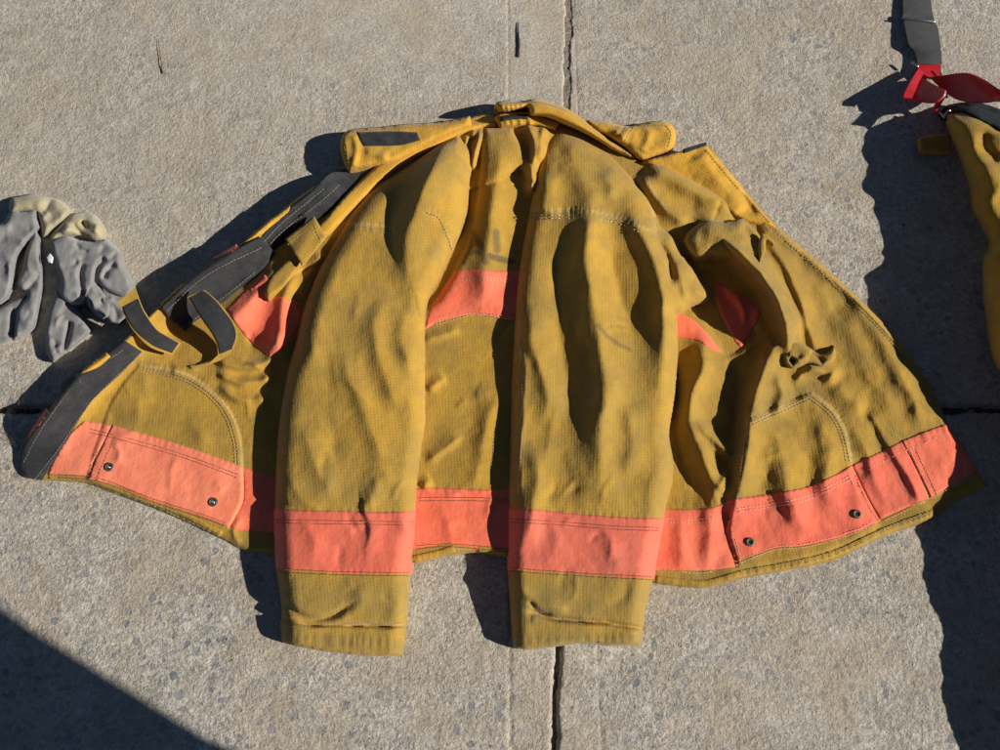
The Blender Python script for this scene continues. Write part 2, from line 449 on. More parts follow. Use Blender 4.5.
sc1 = k.mix(r1, (.20, .215, .23), (.37, .365, .35)); sc2 = k.mix(r2, (.21, .22, .225), (.50, .43, .33))
mm2 = k.math('ADD', k.math('MULTIPLY', wear, .8), .2)
chip = k.math('MULTIPLY', k.ramp(k.noise(geo, 210, 2, .5, 1.2), .70, .73), .85); c = k.mix(k.math('MULTIPLY', chip, mm2), c, (.06, .055, .05))
pale = k.math('MULTIPLY', k.ramp(k.noise(geo, 48, 4, .7, .8), .54, .66), wr); c = k.mix(k.math('MULTIPLY', pale, .7), c, (.78, .72, .63))
stn = k.ramp(k.noise(geo, 5, 5, .62, 1.2), .53, .66); c = k.mix(k.math('MULTIPLY', stn, .38), c, (.36, .31, .22))
pit = k.math('MULTIPLY', k.ramp(k.noise(geo, 120, 4, .7), .655, .70), rg)
c = k.mix(k.math('MULTIPLY', pit, .8), c, (.05, .045, .04))
mot = k.noise(geo, 115, 5, .72, .4); mm_ = k.math('ADD', k.math('MULTIPLY', wr, .75), .25)
c = k.mix(k.math('MULTIPLY', k.math('MULTIPLY', k.ramp(mot, .46, .34), .7), mm_), c, (.30, .285, .26)); c = k.mix(k.math('MULTIPLY', k.ramp(mot, .54, .66, 0, .65), mm_), c, (.76, .70, .62))
c = k.mix(k.math('MULTIPLY', k.ramp(k.noise(geo, 9, 4, .6), .46, .60), .42), c, (.48, .375, .25))
c = k.mix(k.math('MULTIPLY', s2, .75), c, sc2); c = k.mix(k.math('MULTIPLY', s1, .92), c, sc1)
c = k.mix(tn, c, k.mix(.5, c, (.47, .43, .34)))
k.l(c, k.b.inputs['Base Color']); k.b.inputs['Roughness'].default_value = .9; k.b.inputs['Specular IOR Level'].default_value = .3
hs = k.math('ADD', k.math('MULTIPLY', nC, k.ramp(nB, .3, .7, .45, 1.1)), k.math('MULTIPLY', k.math('ADD', g1b, g2), .13))
hs = k.math('SUBTRACT', hs, k.math('MULTIPLY', pit, .8)); hs = k.math('SUBTRACT', hs, k.math('MULTIPLY', s1, .12))
hs = k.math('MULTIPLY', hs, k.ramp(rg, 0, 1, .35, 1))
k.l(k.bump(hs, .0048, 1.), k.b.inputs['Normal']); M['concrete'] = k.m

# ------------------------------------------------------------------ ground
def px_of(X, Y, Z=0.):
    dx = X - CP[0]; dy = Y - CP[1]; dz = Z - CP[2]
    f = dy * st - dz * ct; u = dy * ct + dz * st
    return 500 + FOC * dx / f, 375 - FOC * u / f
def axis(lo, hi, step, far):
    a = list(np.arange(lo, hi, step)); b = []; d = step; p = hi
    while p < far: b.append(p); d *= 1.35; p += d
    c_ = []; d = step; p = lo - step
    while p > -far: c_.append(p); d *= 1.35; p -= d
    return np.array(c_[::-1] + a + b)
xs = axis(-.90, .90, .0028, 25); ys = axis(-.52, 1.02, .0028, 25)
X, Y = np.meshgrid(xs, ys); XX = X.ravel(); YY = Y.ravel(); PP = np.stack([XX, YY], -1) * 1000
J1 = at([(568, 0), (555, 750)], 0.)           # joint running away from the viewer
def jx(y): return J1[1][0] + (y - J1[1][1]) * (J1[0][0] - J1[1][0]) / (J1[0][1] - J1[1][1])
JY = at((20, 409), 0.)[1]
wob = fbm(PP, 22, seed=2) * .0022 + fbm(PP, 5, seed=5) * .0010
d1 = np.abs(XX - jx(YY) + wob); d2 = np.abs(YY - JY + wob * .8)
prof = lambda d, hw, ed: -(1 - sm((d - hw) / ed))
Z = np.minimum(prof(d1, .0016, .0038) * .012, prof(d2, .003, .006) * .012)
L1 = at([(510, 645), (509, 750), (598, 645), (598, 750), (597, 0), (531, 0)], 0.)
xa = L1[0][0]; xb = L1[2][0]
da = np.abs(XX - xa + wob * .7); db = np.abs(XX - xb + wob * .6)
fade = sm((.05 - YY) / .1)
ln = np.maximum(np.exp(-(da / .0016) ** 2) * (.0022 * (.4 + .6 * fade)), np.exp(-(db / .0016) ** 2) * .0014 * (.3 + .7 * fade))
px, py = px_of(XX, YY)
inband = (XX > xa) & (XX < xb)
smooth_top = np.exp(-((px - 420) / 190) ** 2 - ((py - 10) / 90) ** 2)
smooth_br = np.exp(-((px - 800) / 120) ** 2 - ((py - 690) / 90) ** 2) * .45
rough = 1 - np.clip(.75 * smooth_top + smooth_br, 0, .85)
rough = np.where(inband, rough * np.where(py < 300, .3, .75), rough)
Z = Z - ln + rough * (fbm(PP, 60, seed=7, oct=2) * .0008 + fbm(PP, 9, seed=8, oct=2) * .00035)
pits = np.clip(fbm(PP, 6.5, seed=9, oct=2) - 1.0, 0, 1) * rough
Z = Z - pits * .006
tint = np.clip(np.exp(-((px - 100) / 300) ** 2 - ((py - 120) / 160) ** 2) * .9 + np.exp(-((px - 760) / 160) ** 2 - ((py - 60) / 120) ** 2) * .5, 0, 1)
ny, nx = X.shape; idx = np.arange(nx * ny).reshape(ny, nx)
Fq = np.stack([idx[:-1, :-1], idx[:-1, 1:], idx[1:, 1:], idx[1:, :-1]], -1).reshape(-1, 4)
g = link_mesh('ground', np.stack([XX, YY, Z], -1), Fq.tolist(), M['concrete'], None, True, None, {'rough': rough, 'tint': tint})
tag(g, kind='structure')
# soil packed into the joints
sv_, sf_ = [], []
ysx = np.arange(-1.2, 1.6, .004)
for i, yy in enumerate(ysx):
    for j in range(6):
        hz_ = -.0075 + (.0035 if yy < .2 else .0010) * fbm(np.array([[yy * 1000, j * 4.]]), 9, seed=12)[0] + (-.004 if yy < 0 and j > 2 else 0) + (.0062 if yy > .2 else 0)
        sv_.append((jx(yy) + (j - 2.5) * .0026, yy, hz_))
    if i:
        for j in range(5): a = (i - 1) * 6 + j; sf_.append((a, a + 1, a + 7, a + 6))
tag(link_mesh('joint_soil', sv_, sf_, M['soil']), kind='structure'); sv_, sf_ = [], []
b0 = len(sv_); xsx = np.arange(-1.4, 1.4, .004)
for i, xx in enumerate(xsx):
    for j in range(6): sv_.append((xx, JY + (j - 2.5) * .003, -.0105 + .003 * fbm(np.array([[xx * 1000, 50 + j * 4.]]), 9, seed=13)[0]))
    if i:
        for j in range(5): a = b0 + (i - 1) * 6 + j; sf_.append((a, a + 6, a + 7, a + 1))
tag(link_mesh('joint_soil', sv_, sf_, M['soil_dark']), kind='structure')

# ------------------------------------------------------------------ the coat
coat = thing('turnout_coat', (500, 380), 'yellow firefighter coat with orange bands spread open on the concrete', 'coat')
OUT = [(345,165),(330,178),(306,192),(285,208),(262,226),(235,249),(205,267),(180,287),(160,305),(140,325),(118,345),(100,359),(78,376),(58,398),(38,424),(22,444),(18,462),(24,478),(46,481),
       (86,484),(138,503),(184,521),(225,541),(245,551),(275,553),(330,560),(412,563),(444,556),(475,552),(508,557),(560,572),(620,583),(652,584),(690,588),(708,588),(741,579),(790,570),(834,560),(885,536),(938,518),(953,504),(989,484),
       (978,471),(964,446),(949,425),(935,392),(920,368),(912,358),(895,338),(874,315),(850,290),(822,266),(800,247),(782,230),(777,227),(755,206),(738,182),(722,165),(706,146),(681,152),(643,160),(630,150),(600,138),(560,118),(528,113),(497,116),(470,122),(437,130),(400,150),(372,158)]
SLOPE = lambda P: 0
body_f = [
 plat(OUT, 8, 7),
 nz(1.4, 60, seed=1), nz(.35, 17, seed=2),
 # shoulder and neck mass
 plat([(345,170),(400,140),(460,126),(500,120),(560,118),(640,150),(720,200),(700,260),(600,240),(520,170),(430,210),(330,260),(250,290),(300,215)], 14, 26),
 # centre back panel
 plat([(485,128),(512,128),(524,150),(545,200),(560,400),(560,590),(400,590),(405,330),(440,296),(458,262),(470,236),(478,190),(482,150)], 13, 9),
 fold([(500,128),(500,170),(494,215),(486,262),(480,320)], 15, 13, 15),
 fold([(524,118),(533,140),(530,170),(533,200)], 20, 5, 8, .2),
 fold([(472,128),(474,138)], 10, 3, 3, .3), fold([(481,126),(479,146),(474,170)], 13.8, 3.5, 4, .2), fold([(466,132),(468,146)], 8.8, 2.5, 3, .3),
 fold([(545,122),(541,140),(537,165)], 11.2, 4, 5, .2),
 fold([(422,342),(440,336),(462,325)], 6.2, 4, 6), fold([(424,392),(436,384),(446,376)], 6.2, 4, 6),
 fold([(424,462),(444,452),(466,438)], 7.5, 3.5, 7), fold([(424,486),(434,478)], 6.2, 4, 5),
 fold([(500,380),(486,440),(480,470),(470,500)], 6.2, 9, 12),
 fold([(440,500),(452,540),(440,556)], 3, 6, 10),
 nz(.7, 26, R(20), 2.5, seed=4, oct=2),
 # left front
 plat([(140,363),(165,366),(190,376),(212,392),(226,405),(234,420),(240,437),(243,470),(242,500),(236,516),(228,530),(180,516),(136,500),(86,480),(98,440),(110,405),(122,385)], 3.2, 3),
 fold([(212,362),(245,368),(262,364),(280,356)], 10, 5, 5, .2), fold([(214,372),(240,384),(266,380),(276,376)], 9, 5, 5, .2), fold([(216,385),(235,400),(262,401),(272,398)], 8, 5, 6, .2),
 fold([(218,352),(238,358),(254,364),(262,372)], 6, 4, 4, .2),
 fold([(300,262),(285,290),(282,330),(266,360)], 16, 10, 12, .15), fold([(282,262),(262,285),(240,312),(226,330)], 12, 10, 12, .2),
 fold([(325,248),(306,275),(302,300)], 9, 7, 8, .2),
 fold([(150,372),(142,400),(134,430)], 2.5, 10, 10), fold([(200,366),(190,372),(170,372)], 4, 4, 5),
 fold([(110,440),(118,452),(113,468)], 2.4, 3, 4), fold([(240,512),(232,530),(240,545)], 4, 3, 4),
 fold([(60,425),(80,410),(104,388),(126,372)], 5, 5, 8),
 # rolled edges towards the left closing
 fold([(352,160),(306,194),(262,228),(204,270),(160,306),(118,346),(78,378),(40,424),(20,456)], 42, 16, 17, .1), fold([(340,200),(270,255),(200,310),(150,350)], -6, 12, 12, .2),
 # right front
 fold([(640,165),(680,182),(720,205),(742,218)], 20, 14, 12, .2), fold([(636,175),(664,205),(690,232)], 11.2, 7, 9, .2), 
 fold([(712,232,.6),(740,250,1),(766,278,1),(781,306,1),(788,330,.8),(791,350,.35)], 53, 9, 11, 0),
 fold([(736,292),(742,312),(738,340)], 5, 4, 4, .15), fold([(766,236,.5),(788,268,.9),(801,298,1),(808,325,.8),(818,350,.4)], 13, 5, 12, 0),
 fold([(800,262),(838,318),(868,362),(884,400),(900,440)], 6.2, 16, 14, .2),
 fold([(846,300),(880,340),(905,385),(926,430)], 8.8, 10, 10, .15),
 fold([(772,350,.6),(760,372,1),(752,400,1),(746,440,1),(740,475,.9),(733,505,.4)], 24, 8, 18, 0),
 fold([(704,346,.5),(702,370,.9),(692,396,1),(689,425,1),(698,452,1),(709,478,.9),(716,502,.4)], 21, 11, 11, 0), fold([(676,352,.8),(694,352,.6),(714,356,.2)], -4, 4, 4, 0), fold([(672,380,1),(676,420,1),(680,460,1),(690,490,.3)], -5, 6, 8, 0),
 fold([(692,420),(716,445),(736,458)], 12.5, 6, 6, .3), fold([(714,492),(728,470)], 10, 6, 5, .3),
 fold([(730,380),(736,420),(722,450)], -7.5, 10, 10, .3),
 fold([(770,368),(782,392),(770,420)], 11.2, 7, 8, .3), fold([(800,360),(832,372),(822,385)], 11.2, 6, 6, .3), fold([(792,384),(806,372),(828,368)], 8.8, 4, 5, .3),
 plat([(748,420),(775,408),(812,392),(832,408),(846,432),(852,470),(862,498),(880,526),(836,548),(790,560),(738,568),(728,530),(738,486),(746,450)], 4, 3),
 fold([(765,412),(780,450),(788,490),(806,545)], 12, 12, 16, .3), fold([(817,400),(828,445),(826,480),(842,535)], 9, 12, 14, .4), fold([(834,380),(850,400),(866,405)], 5, 8, 8),
 fold([(866,408),(884,436),(902,470),(918,508)], 5, 4, 9, .1), fold([(850,420),(864,445),(872,475),(886,512)], 6, 7, 10, .3),
 fold([(700,490),(712,530),(704,580)], 7, 10, 12, .4), fold([(678,500),(683,540),(676,580)], 5, 8, 10, .4),
 fold([(742,350),(730,325),(712,300),(700,270)], -18, 14, 17, .1),
 nz(1.5, 30, R(-35), 2.2, seed=6, region=lambda P: sm((P[:, 0] - 660) / 30)),
 nz(.7, 12, R(-20), 2., seed=9, region=lambda P: sm((P[:, 0] - 660) / 30)),
 fold([(706,150),(735,184),(770,226),(812,262),(850,296),(905,352)], 5, 5, 8, .03),
]
body_f += creases([(680,200),(760,230),(900,360),(940,430),(860,460),(740,400)], 20, 55, 22, 48, 1.6, 5.5, 25) + creases([(735,430),(860,400),(900,500),(740,560)], 12, 80, 30, 40, 1.4, 6, 26) + creases([(425,330),(510,330),(505,540),(425,540)], 9, 140, 35, 28, 1.8, 4, 27) + creases([(110,370),(230,400),(240,500),(100,470)], 9, 60, 40, 34, 1.3, 5, 28) + creases([(255,300),(300,300),(275,520),(245,420)], 6, 100, 30, 30, 2, 4, 29)
body_f += [pucker([(84,486),(138,502),(184,520),(245,550)], .8, 6, 5), pucker([(656,583),(708,586),(741,577),(834,557),(885,533),(938,515)], .6, 8.5, 6), pucker([(412,560),(508,554)], .8, 6, 5),
  pucker([(140,363),(190,375),(226,405),(240,437),(243,505)], .7, 5, 4), pucker([(748,422),(775,408),(812,392),(832,408),(846,432),(860,495)], .8, 5, 4), pucker([(708,150),(738,186),(777,229),(822,268),(874,317),(910,358)], .7, 7, 5),
  pucker([(84,423),(140,435),(190,450),(243,468)], .5, 7, 3), pucker([(405,490),(520,491)], .5, 8, 3), pucker([(650,509),(734,500),(806,488),(852,466),(947,426)], .6, 7, 3.5)]
_bh = total(body_f)
def body_h(P):
    v = _bh(P); return np.where(v < 4, 2.5 + 1.5 * np.exp(np.minimum((v - 4) / 1.5, 0)), v)

def ink_of(strokes, soft=1.):
    def f(P):
        o = np.zeros(len(P))
        for L, wd, a in strokes:
            d, s, t = segdist(P, catmull(L, 3)); o = np.maximum(o, a * (1 - sm((d - wd * .5) / (wd * .6 * soft))))
        return o
    return f
ink_body = ink_of([([(464,263),(469,250),(474,234)], 2.6, .7), ([(474,234),(481,246),(486,262)], 4.2, .7), ([(466,255),(476,252),(484,254)], 2.6, .65),
                   ([(496,232),(497,250)], 4.4, .7), ([(490,256),(500,259),(512,262)], 4., .8), ([(484,210),(488,222)], 5, .15)])
def soil_fn(lines, bands=()):
    def f(P):
        o = np.zeros(len(P))
        for L, wd, a in lines:
            d = segdist(P, L)[0]; o = np.maximum(o, a * np.exp(-(d / wd) ** 2))
        return o
    return f
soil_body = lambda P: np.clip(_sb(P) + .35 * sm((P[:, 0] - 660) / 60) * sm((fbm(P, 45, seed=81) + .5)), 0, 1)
_sb = soil_fn([([(725,165),(780,225),(850,292),(912,360),(960,440)], 14, .55), ([(748,410),(812,390),(850,440)], 7, .7), ([(745,420),(736,500),(730,560)], 6, .7),
                     ([(740,575),(840,555),(940,512)], 7, .7), ([(140,363),(212,390),(240,437),(243,500)], 4, .55), ([(60,483),(138,500),(240,548)], 7, .7), ([(700,225),(760,255),(795,340)], 14, .6),
                     ([(420,556),(510,556)], 7, .6), ([(655,580),(740,575)], 8, .3), ([(840,330),(900,400),(880,440)], 18, .35)])
seams = [([(226,405),(240,437),(243,480),(242,505)], (-2.4, 0, 2.4)), ([(748,420),(812,392),(846,432),(862,498)], (-2.4, 0, 2.4))]
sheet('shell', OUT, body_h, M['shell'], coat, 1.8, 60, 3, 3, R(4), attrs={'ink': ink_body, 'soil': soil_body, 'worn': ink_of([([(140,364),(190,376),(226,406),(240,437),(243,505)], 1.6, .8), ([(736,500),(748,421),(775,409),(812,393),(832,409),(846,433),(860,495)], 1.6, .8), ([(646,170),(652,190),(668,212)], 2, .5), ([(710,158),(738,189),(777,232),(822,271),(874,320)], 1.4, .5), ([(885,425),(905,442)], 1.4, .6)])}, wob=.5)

# double hem rim
hemL = [(46,479),(86,482),(138,501),(184,519),(225,538),(246,549)]
def strip(cl, wd0, wd1=None):
    cl = catmull(cl, 4); T = np.gradient(cl, axis=0); T /= np.hypot(T[:, 0], T[:, 1])[:, None]
    Nn = np.stack([-T[:, 1], T[:, 0]], -1); wd = np.linspace(wd0, wd1 if wd1 is not None else wd0, len(cl))[:, None]
    return np.vstack([cl - Nn * wd / 2, (cl + Nn * wd / 2)[::-1]])
def st_sheet(name, cl, wd, hf, mat, off, ang=0, **kw):
    return sheet(name, strip(cl, wd), hf, mat, coat, 1.6, 1.6, 1.2, .7, ang, off=off, closed_smooth=False, **kw)
st_sheet('hem', [(48,476),(86,479),(138,497),(184,515),(222,534)], 5, body_h, M['shell'], 1.3)
st_sheet('hem', [(656,579),(690,583),(708,583),(741,574),(790,565),(834,554),(885,531),(934,513)], 7, body_h, M['shell'], 1.3)
st_sheet('hem', [(413,559),(440,553),(455,548)], 7, body_h, M['shell'], 1.3)
st_sheet('hem', [(478,548),(508,552)], 7, body_h, M['shell'], 1.3)
# edge binding down the right closing
st_sheet('edge_binding', [(708,148),(738,186),(777,229),(822,268),(874,317),(910,358)], 5, body_h, M['shell'], 1.4)

# orange bands on the body
def band(poly, off=1.1, hf=body_h, ang=0, parent=coat, name='reflective_band', mat=None, **kw):
    return sheet(name, poly, hf, mat or M['orange'], parent, 1.9, 1.2, 1.2, .6, ang, off=off, **kw)
b1 = band([(84,421),(112,425),(105,440),(93,462),(90,477),(70,477),(47,474),(60,450),(72,432)], .9, mat=M['orange_pale'], corner=30)
b2 = band([(112,425),(140,433),(175,443),(210,455),(243,467),(243,500),(236,516),(229,527),(200,516),(150,500),(120,487),(88,479),(98,455)], 1.6, mat=M['orange_pale'], corner=30)
b3 = band([(243,467),(275,478),(290,482),(290,533),(240,530),(229,527),(243,500)], .6, corner=30)
b4 = band([(226,309),(245,290),(263,270),(269,282),(271,297),(283,297),(300,303),(300,322),(287,344),(270,357),(250,341),(237,325)], 1., corner=30)
b5 = band([(455,270),(485,270),(525,272),(525,320),(505,319),(475,314),(440,321),(424,330),(432,306)], 1., corner=30)
b6 = band([(405,489),(440,488),(470,489),(520,490),(520,551),(480,549),(450,544),(405,550)], 1., corner=30)
b7 = band([(650,508),(680,509),(712,507),(734,499),(734,530),(738,566),(710,570),(645,570)], .7, corner=30)
b8 = band([(734,499),(770,494),(806,487),(835,475),(852,465),(862,487),(880,521),(850,534),(806,545),(775,548),(738,560),(730,532)], 1.7, mat=M['orange_worn'], corner=30)
b9 = band([(852,465),(880,452),(902,441),(914,464),(929,498),(905,508),(880,519),(864,490)], 1.2, mat=M['orange_worn'], corner=30)
b10 = band([(902,441),(924,432),(947,424),(960,444),(977,471),(955,484),(931,497),(914,464)], 1.7, corner=30)
b11 = band([(672,312),(690,318),(706,332),(722,352),(712,350),(698,341),(672,336)], .9, corner=30)
b12 = band([(714,280),(726,286),(742,296),(760,309),(759,318),(750,334),(741,348),(735,341),(725,322),(717,303)], .9, mat=M['orange_worn'], corner=30)  # darker trim colour stands in for the shade inside this hollow
def dbl(L, q=3.2):
    L = catmull(L, 4); T = np.gradient(L, axis=0); T /= np.hypot(T[:, 0], T[:, 1])[:, None]
    return [L, L + np.stack([-T[:, 1], T[:, 0]], -1) * q]
stitch('stitching', dbl([(92,424),(140,436),(190,451),(241,470)]) + dbl([(60,472),(100,476),(150,495),(200,511),(228,521)], -3), body_h, M['thread_dark'], b2, 2.1)
stitch('stitching', [[(100,446),(92,470)], [(117,428),(103,460),(96,478)]], body_h, M['thread_dark'], b1, 2.3)
stitch('stitching', dbl([(458,274),(485,273),(514,275)], 2.5) + dbl([(436,320),(475,310),(512,315)], -2.5), body_h, M['thread_pink'], b5, 1.5)
stitch('stitching', dbl([(420,492),(470,492),(508,493)]) + dbl([(418,543),(450,541),(508,546)], -3), body_h, M['thread_dark'], b6, 1.8)
stitch('stitching', dbl([(666,513),(690,514),(714,511)]) + [[(664,563),(690,567),(712,566)]], body_h, M['thread_pink'], b7, 1.2)
stitch('stitching', dbl([(738,503),(770,498),(806,491),(850,470)]) + dbl([(740,557),(775,544),(806,541),(850,529),(876,518)], -3) + [[(735,533),(742,562)], [(855,470),(868,500),(880,518)], [(850,473),(862,501),(874,520)]], body_h, M['thread_pink'], b8, 2.2)
stitch('stitching', [[(860,468),(900,447)], [(884,515),(926,495)]], body_h, M['thread_pink'], b9, 1.8)
stitch('stitching', [[(905,445),(945,428)], [(932,492),(972,470)], [(908,443),(932,493)], [(913,440),(937,490)]], body_h, M['thread_pink'], b10, 2.2)
stitch('stitching', dbl([(144,367),(190,380),(222,406),(236,438),(239,470)], 3) + [[(746,428),(738,490)]] + dbl([(752,422),(775,412),(810,397)], 3) + dbl([(812,396),(832,412),(844,434),(850,462)], 3)
       + [[(708,156),(736,188),(774,230),(820,270),(872,320),(906,358)]] + [[(740,571),(790,562),(834,551),(885,528),(930,511)], [(740,575),(790,566),(834,555),(885,532),(932,514)]] + [[(60,479),(138,500),(222,537)]],
       body_h, M['thread'], coat, 1.6)

# grommets
def disc_ring(name, p, hf, r0, r1, mat, parent, off=2.2, hgt=.8):
    z = hf(np.array([p], float))[0] + off; c = at(p, z * MM); bm = bmesh.new(); n = 28; prof = [(r0, 0), (r0 * 1.05, hgt), ((r0 + r1) / 2, hgt * 1.5), (r1 * .95, hgt), (r1, -.8)]
    rings = []
    for r, h in prof: rings.append([bm.verts.new((c[0] + r * MM * math.cos(6.2832 * i / n), c[1] + r * MM * math.sin(6.2832 * i / n), c[2] + h * MM)) for i in range(n)])
    for a, b in zip(rings, rings[1:]):
        for i in range(n): bm.faces.new((a[i], b[i], b[(i + 1) % n], a[(i + 1) % n]))
    bmesh.ops.recalc_face_normals(bm, faces=bm.faces); me = bpy.data.meshes.new(name); bm.to_mesh(me); bm.free(); me.materials.append(mat)
    me.polygons.foreach_set('use_smooth', [True] * len(me.polygons)); o = bpy.data.objects.new(name, me); col.objects.link(o); under(o, parent)
    bm = bmesh.new(); vs = [bm.verts.new((c[0] + r0 * 1.02 * MM * math.cos(6.2832 * i / n), c[1] + r0 * 1.02 * MM * math.sin(6.2832 * i / n), c[2] + .15 * MM)) for i in range(n)]; bm.faces.new(vs)
    me = bpy.data.meshes.new('eyelet_hole'); bm.to_mesh(me); bm.free(); me.materials.append(M['hole'] if mat is M['brass'] else mat); q = bpy.data.objects.new('eyelet_hole', me); col.objects.link(q); q.parent = o; q.data.transform(__import__('mathutils').Matrix.Translation(-Vector(parent.location)))
    return o
for p in ((750, 542), (857, 514)): disc_ring('eyelet', p, body_h, 2.5, 6.0, M['brass'], coat)
for p in ((109, 467), (213, 502)):
    st_ = disc_ring('snap_stud', p, body_h, 3.2, 6.2, M['brass'], coat); disc_ring('stud_cap', p, body_h, .9, 2.4, M['steel'], coat, off=2.6, hgt=.5)

# hook tape along the left closing
def tape(poly, off, name='hook_tape', sk=2.5): return sheet(name, poly, body_h, M['velcro'], coat, 2, sk, 2, 1.2, R(40), off=off, corner=30)
tp1 = tape([(328,174),(349,167),(380,163),(366,180),(346,198),(326,214),(306,227),(290,238),(274,250),(262,236),(286,211),(308,194)], 3)
tp2 = tape([(273,251),(263,236),(248,243),(217,259),(196,273),(180,289),(161,307),(170,318),(183,329),(192,320),(218,303),(244,282),(262,268)], 10, sk=9)
tp3 = tape([(124,340),(141,351),(123,370),(108,384),(91,400),(79,418),(64,443),(50,466),(41,480),(28,478),(18,468),(22,445),(40,422),(56,402),(62,382),(78,370),(100,357)], 3.5, sk=3)
stitch('stitching', [[(330,180),(305,200),(282,219),(264,238)], [(345,176),(318,200),(290,221),(270,240)]], body_h, M['thread_white'], tp1, 3.5, wd=.5)
stitch('stitching', [[(262,243),(222,262),(196,279),(166,308)], [(255,268),(222,294),(188,320)]], body_h, M['thread_white'], tp2, 10.4, wd=.5)
stitch('stitching', [[(124,345),(84,371),(62,396),(40,428),(23,460)], [(136,354),(108,380),(84,408),(62,440),(36,474)]], body_h, M['thread_white'], tp3, 3.9, wd=.5)
# slivers of facing outside the tape
sheet('facing_edge', [(290,206),(270,220),(240,246),(234,249),(262,232),(288,212)], body_h, M['soft'], coat, 1.8, 4, 1.5, 1, off=4)
sheet('facing_edge', [(236,244),(212,259),(222,257),(240,249)], body_h, M['orange'], coat, 1.8, 4, 1.5, 1, off=9)
sheet('facing_edge', [(182,284),(160,304),(165,306),(184,288)], body_h, M['soft'], coat, 1.8, 4, 1.5, 1, off=6)
sheet('facing_edge', [(106,352),(84,368),(80,374),(98,366),(110,356)], body_h, M['soft'], coat, 1.8, 4, 1.5, 1, off=6)
sheet('facing_edge', [(46,408),(22,444),(26,446),(50,412)], body_h, M['orange'], coat, 1.8, 4, 1.5, 1, off=3)

# rolled piping from neck to tab
pip = catmull([(497,118),(470,124),(440,135),(405,153),(375,175),(348,200),(326,224),(310,240)], 4)
def piping_h(P):
    d = segdist(P, pip)[0]; return body_h(P) + 9 * np.sqrt(np.clip(1 - (d / 11) ** 2, 0, 1))
sheet('rolled_edge', [(497,117),(484,114),(462,120),(437,129),(412,142),(393,154),(370,172),(345,196),(322,222),(306,236),(312,246),(330,232),(352,210),(375,186),(404,163),(430,150),(459,134),(482,126),(496,125)], piping_h, M['soft'], coat, 1.8, 5, 3, 4, R(-30), off=4)

# ------------------------------------------------------------------ sleeves
SL = [(459,133),(473,150),(474,166),(470,185),(468,212),(462,232),(454,250),(442,276),(429,301),(427,340),(427,423),(425,437),(421,465),(418,489),(416,534),(411,573),(407,614),(403,655),
      (375,656),(347,654),(318,650),(291,645),(280,640),(276,633),(281,611),(279,590),(276,573),(274,534),(274,496),(277,436),(281,405),(287,372),(295,343),(301,318),(308,294),(322,262),(340,230),(354,207),(378,182),(408,162),(436,146)]
sl_f = [
 plat([(x, y if y < 600 else y + 60) for x, y in SL], 38, 20, .5), lambda P: 7 + 0 * P[:, 0],
 lambda P: -16 * sm((P[:, 1] - 585) / 75) - 14 * sm((190 - P[:, 1]) / 60),
 fold([(458,132,.5),(446,145,1),(437,164,1.1),(426,184,1.1),(419,202,1),(413,220,.9),(407,242,.75),(406,262,.5),(412,284,.15)], 31, 14, 34, 0),
 fold([(396,190,.5),(390,215,1),(392,245,.8),(400,272,.3)], -4, 8, 8, 0),
 fold([(346,250),(330,290),(318,340),(306,400)], 5.4, 20, 20),
 fold([(392,290),(376,330),(384,370),(402,420)], 8.1, 10, 14), fold([(340,330),(352,380),(372,430),(388,480)], 6.8, 10, 16), fold([(300,420),(312,460),(336,500)], 5.4, 9, 14),
 fold([(410,300),(404,340),(412,380)], 5.4, 8, 8), 
 fold([(366,506,1),(370,525,1),(366,548,.3)], 4.5, 3, 12, 0), fold([(284,470),(300,500),(330,508)], 2.5, 5, 8), fold([(276,500,1),(290,506,.6),(306,508,.1)], -4, 3, 3, 0), fold([(300,515),(312,540),(306,570)], 3, 8, 9),
 fold([(281,600,.6),(292,612,1),(310,619,1),(328,617,1),(345,606,.5)], -9, 6, 2.5, 0), fold([(281,612),(306,626),(340,620),(350,606)], 3, 5, 6, .2),
 fold([(276,621),(320,626),(360,627),(408,626)], -11, 1.5, 2, .0), fold([(274,634),(320,641),(360,645),(410,645)], 2.5, 6, 9, .0),
 fold([(418,470),(420,520)], 2, 6, 6), fold([(400,590),(396,640)], 3, 8, 8), fold([(345,575),(360,600),(350,620)], 3, 8, 10),
 nz(.9, 40, R(12), 3, seed=15, oct=2), nz(.3, 10, R(10), 2.2, seed=16), 
]
sl_f += creases([(300,300),(420,300),(415,500),(285,500)], 16, 72, 20, 60, 1.6, 5.5, 105) + creases([(285,480),(415,480),(410,620),(285,620)], 12, 60, 35, 28, 1.5, 3.5, 6) + [pucker([(276,634),(320,640),(404,644)], .75, 8, 7), pucker([(274,510),(417,512)], .6, 8, 3.5), pucker([(276,571),(413,573)], .5, 7, 3), pucker([(342,225),(376,226),(392,228)], .8, 6, 4), pucker([(428,208),(440,214),(455,248)], .8, 6, 4)]
sl_h = total(sl_f)
soil_sl = soil_fn([([(280,420),(278,560),(280,640)], 14, .5), ([(415,440),(412,560),(405,640)], 12, .5), ([(282,600),(340,600),(405,600)], 24, .8), ([(282,640),(400,648)], 12, .95), ([(300,440),(340,500)], 16, .35), ([(300,485),(420,492)], 12, .4)])
sleeveL = sheet('sleeve', SL, sl_h, M['sleeve'], coat, 2.0, 26, 4, 9, R(8), attrs={'soil': soil_sl, 'worn': ink_of([([(342,223),(376,225),(392,227)], 2, .6), ([(276,620),(405,625)], 1.5, .5), ([(427,340),(425,437),(418,489),(407,614)], 2, .5)])}, wob=.4,
      lines=[([(281,622),(320,627),(360,627),(405,626)], (-3, -1.2, 0, 1.2, 3))])
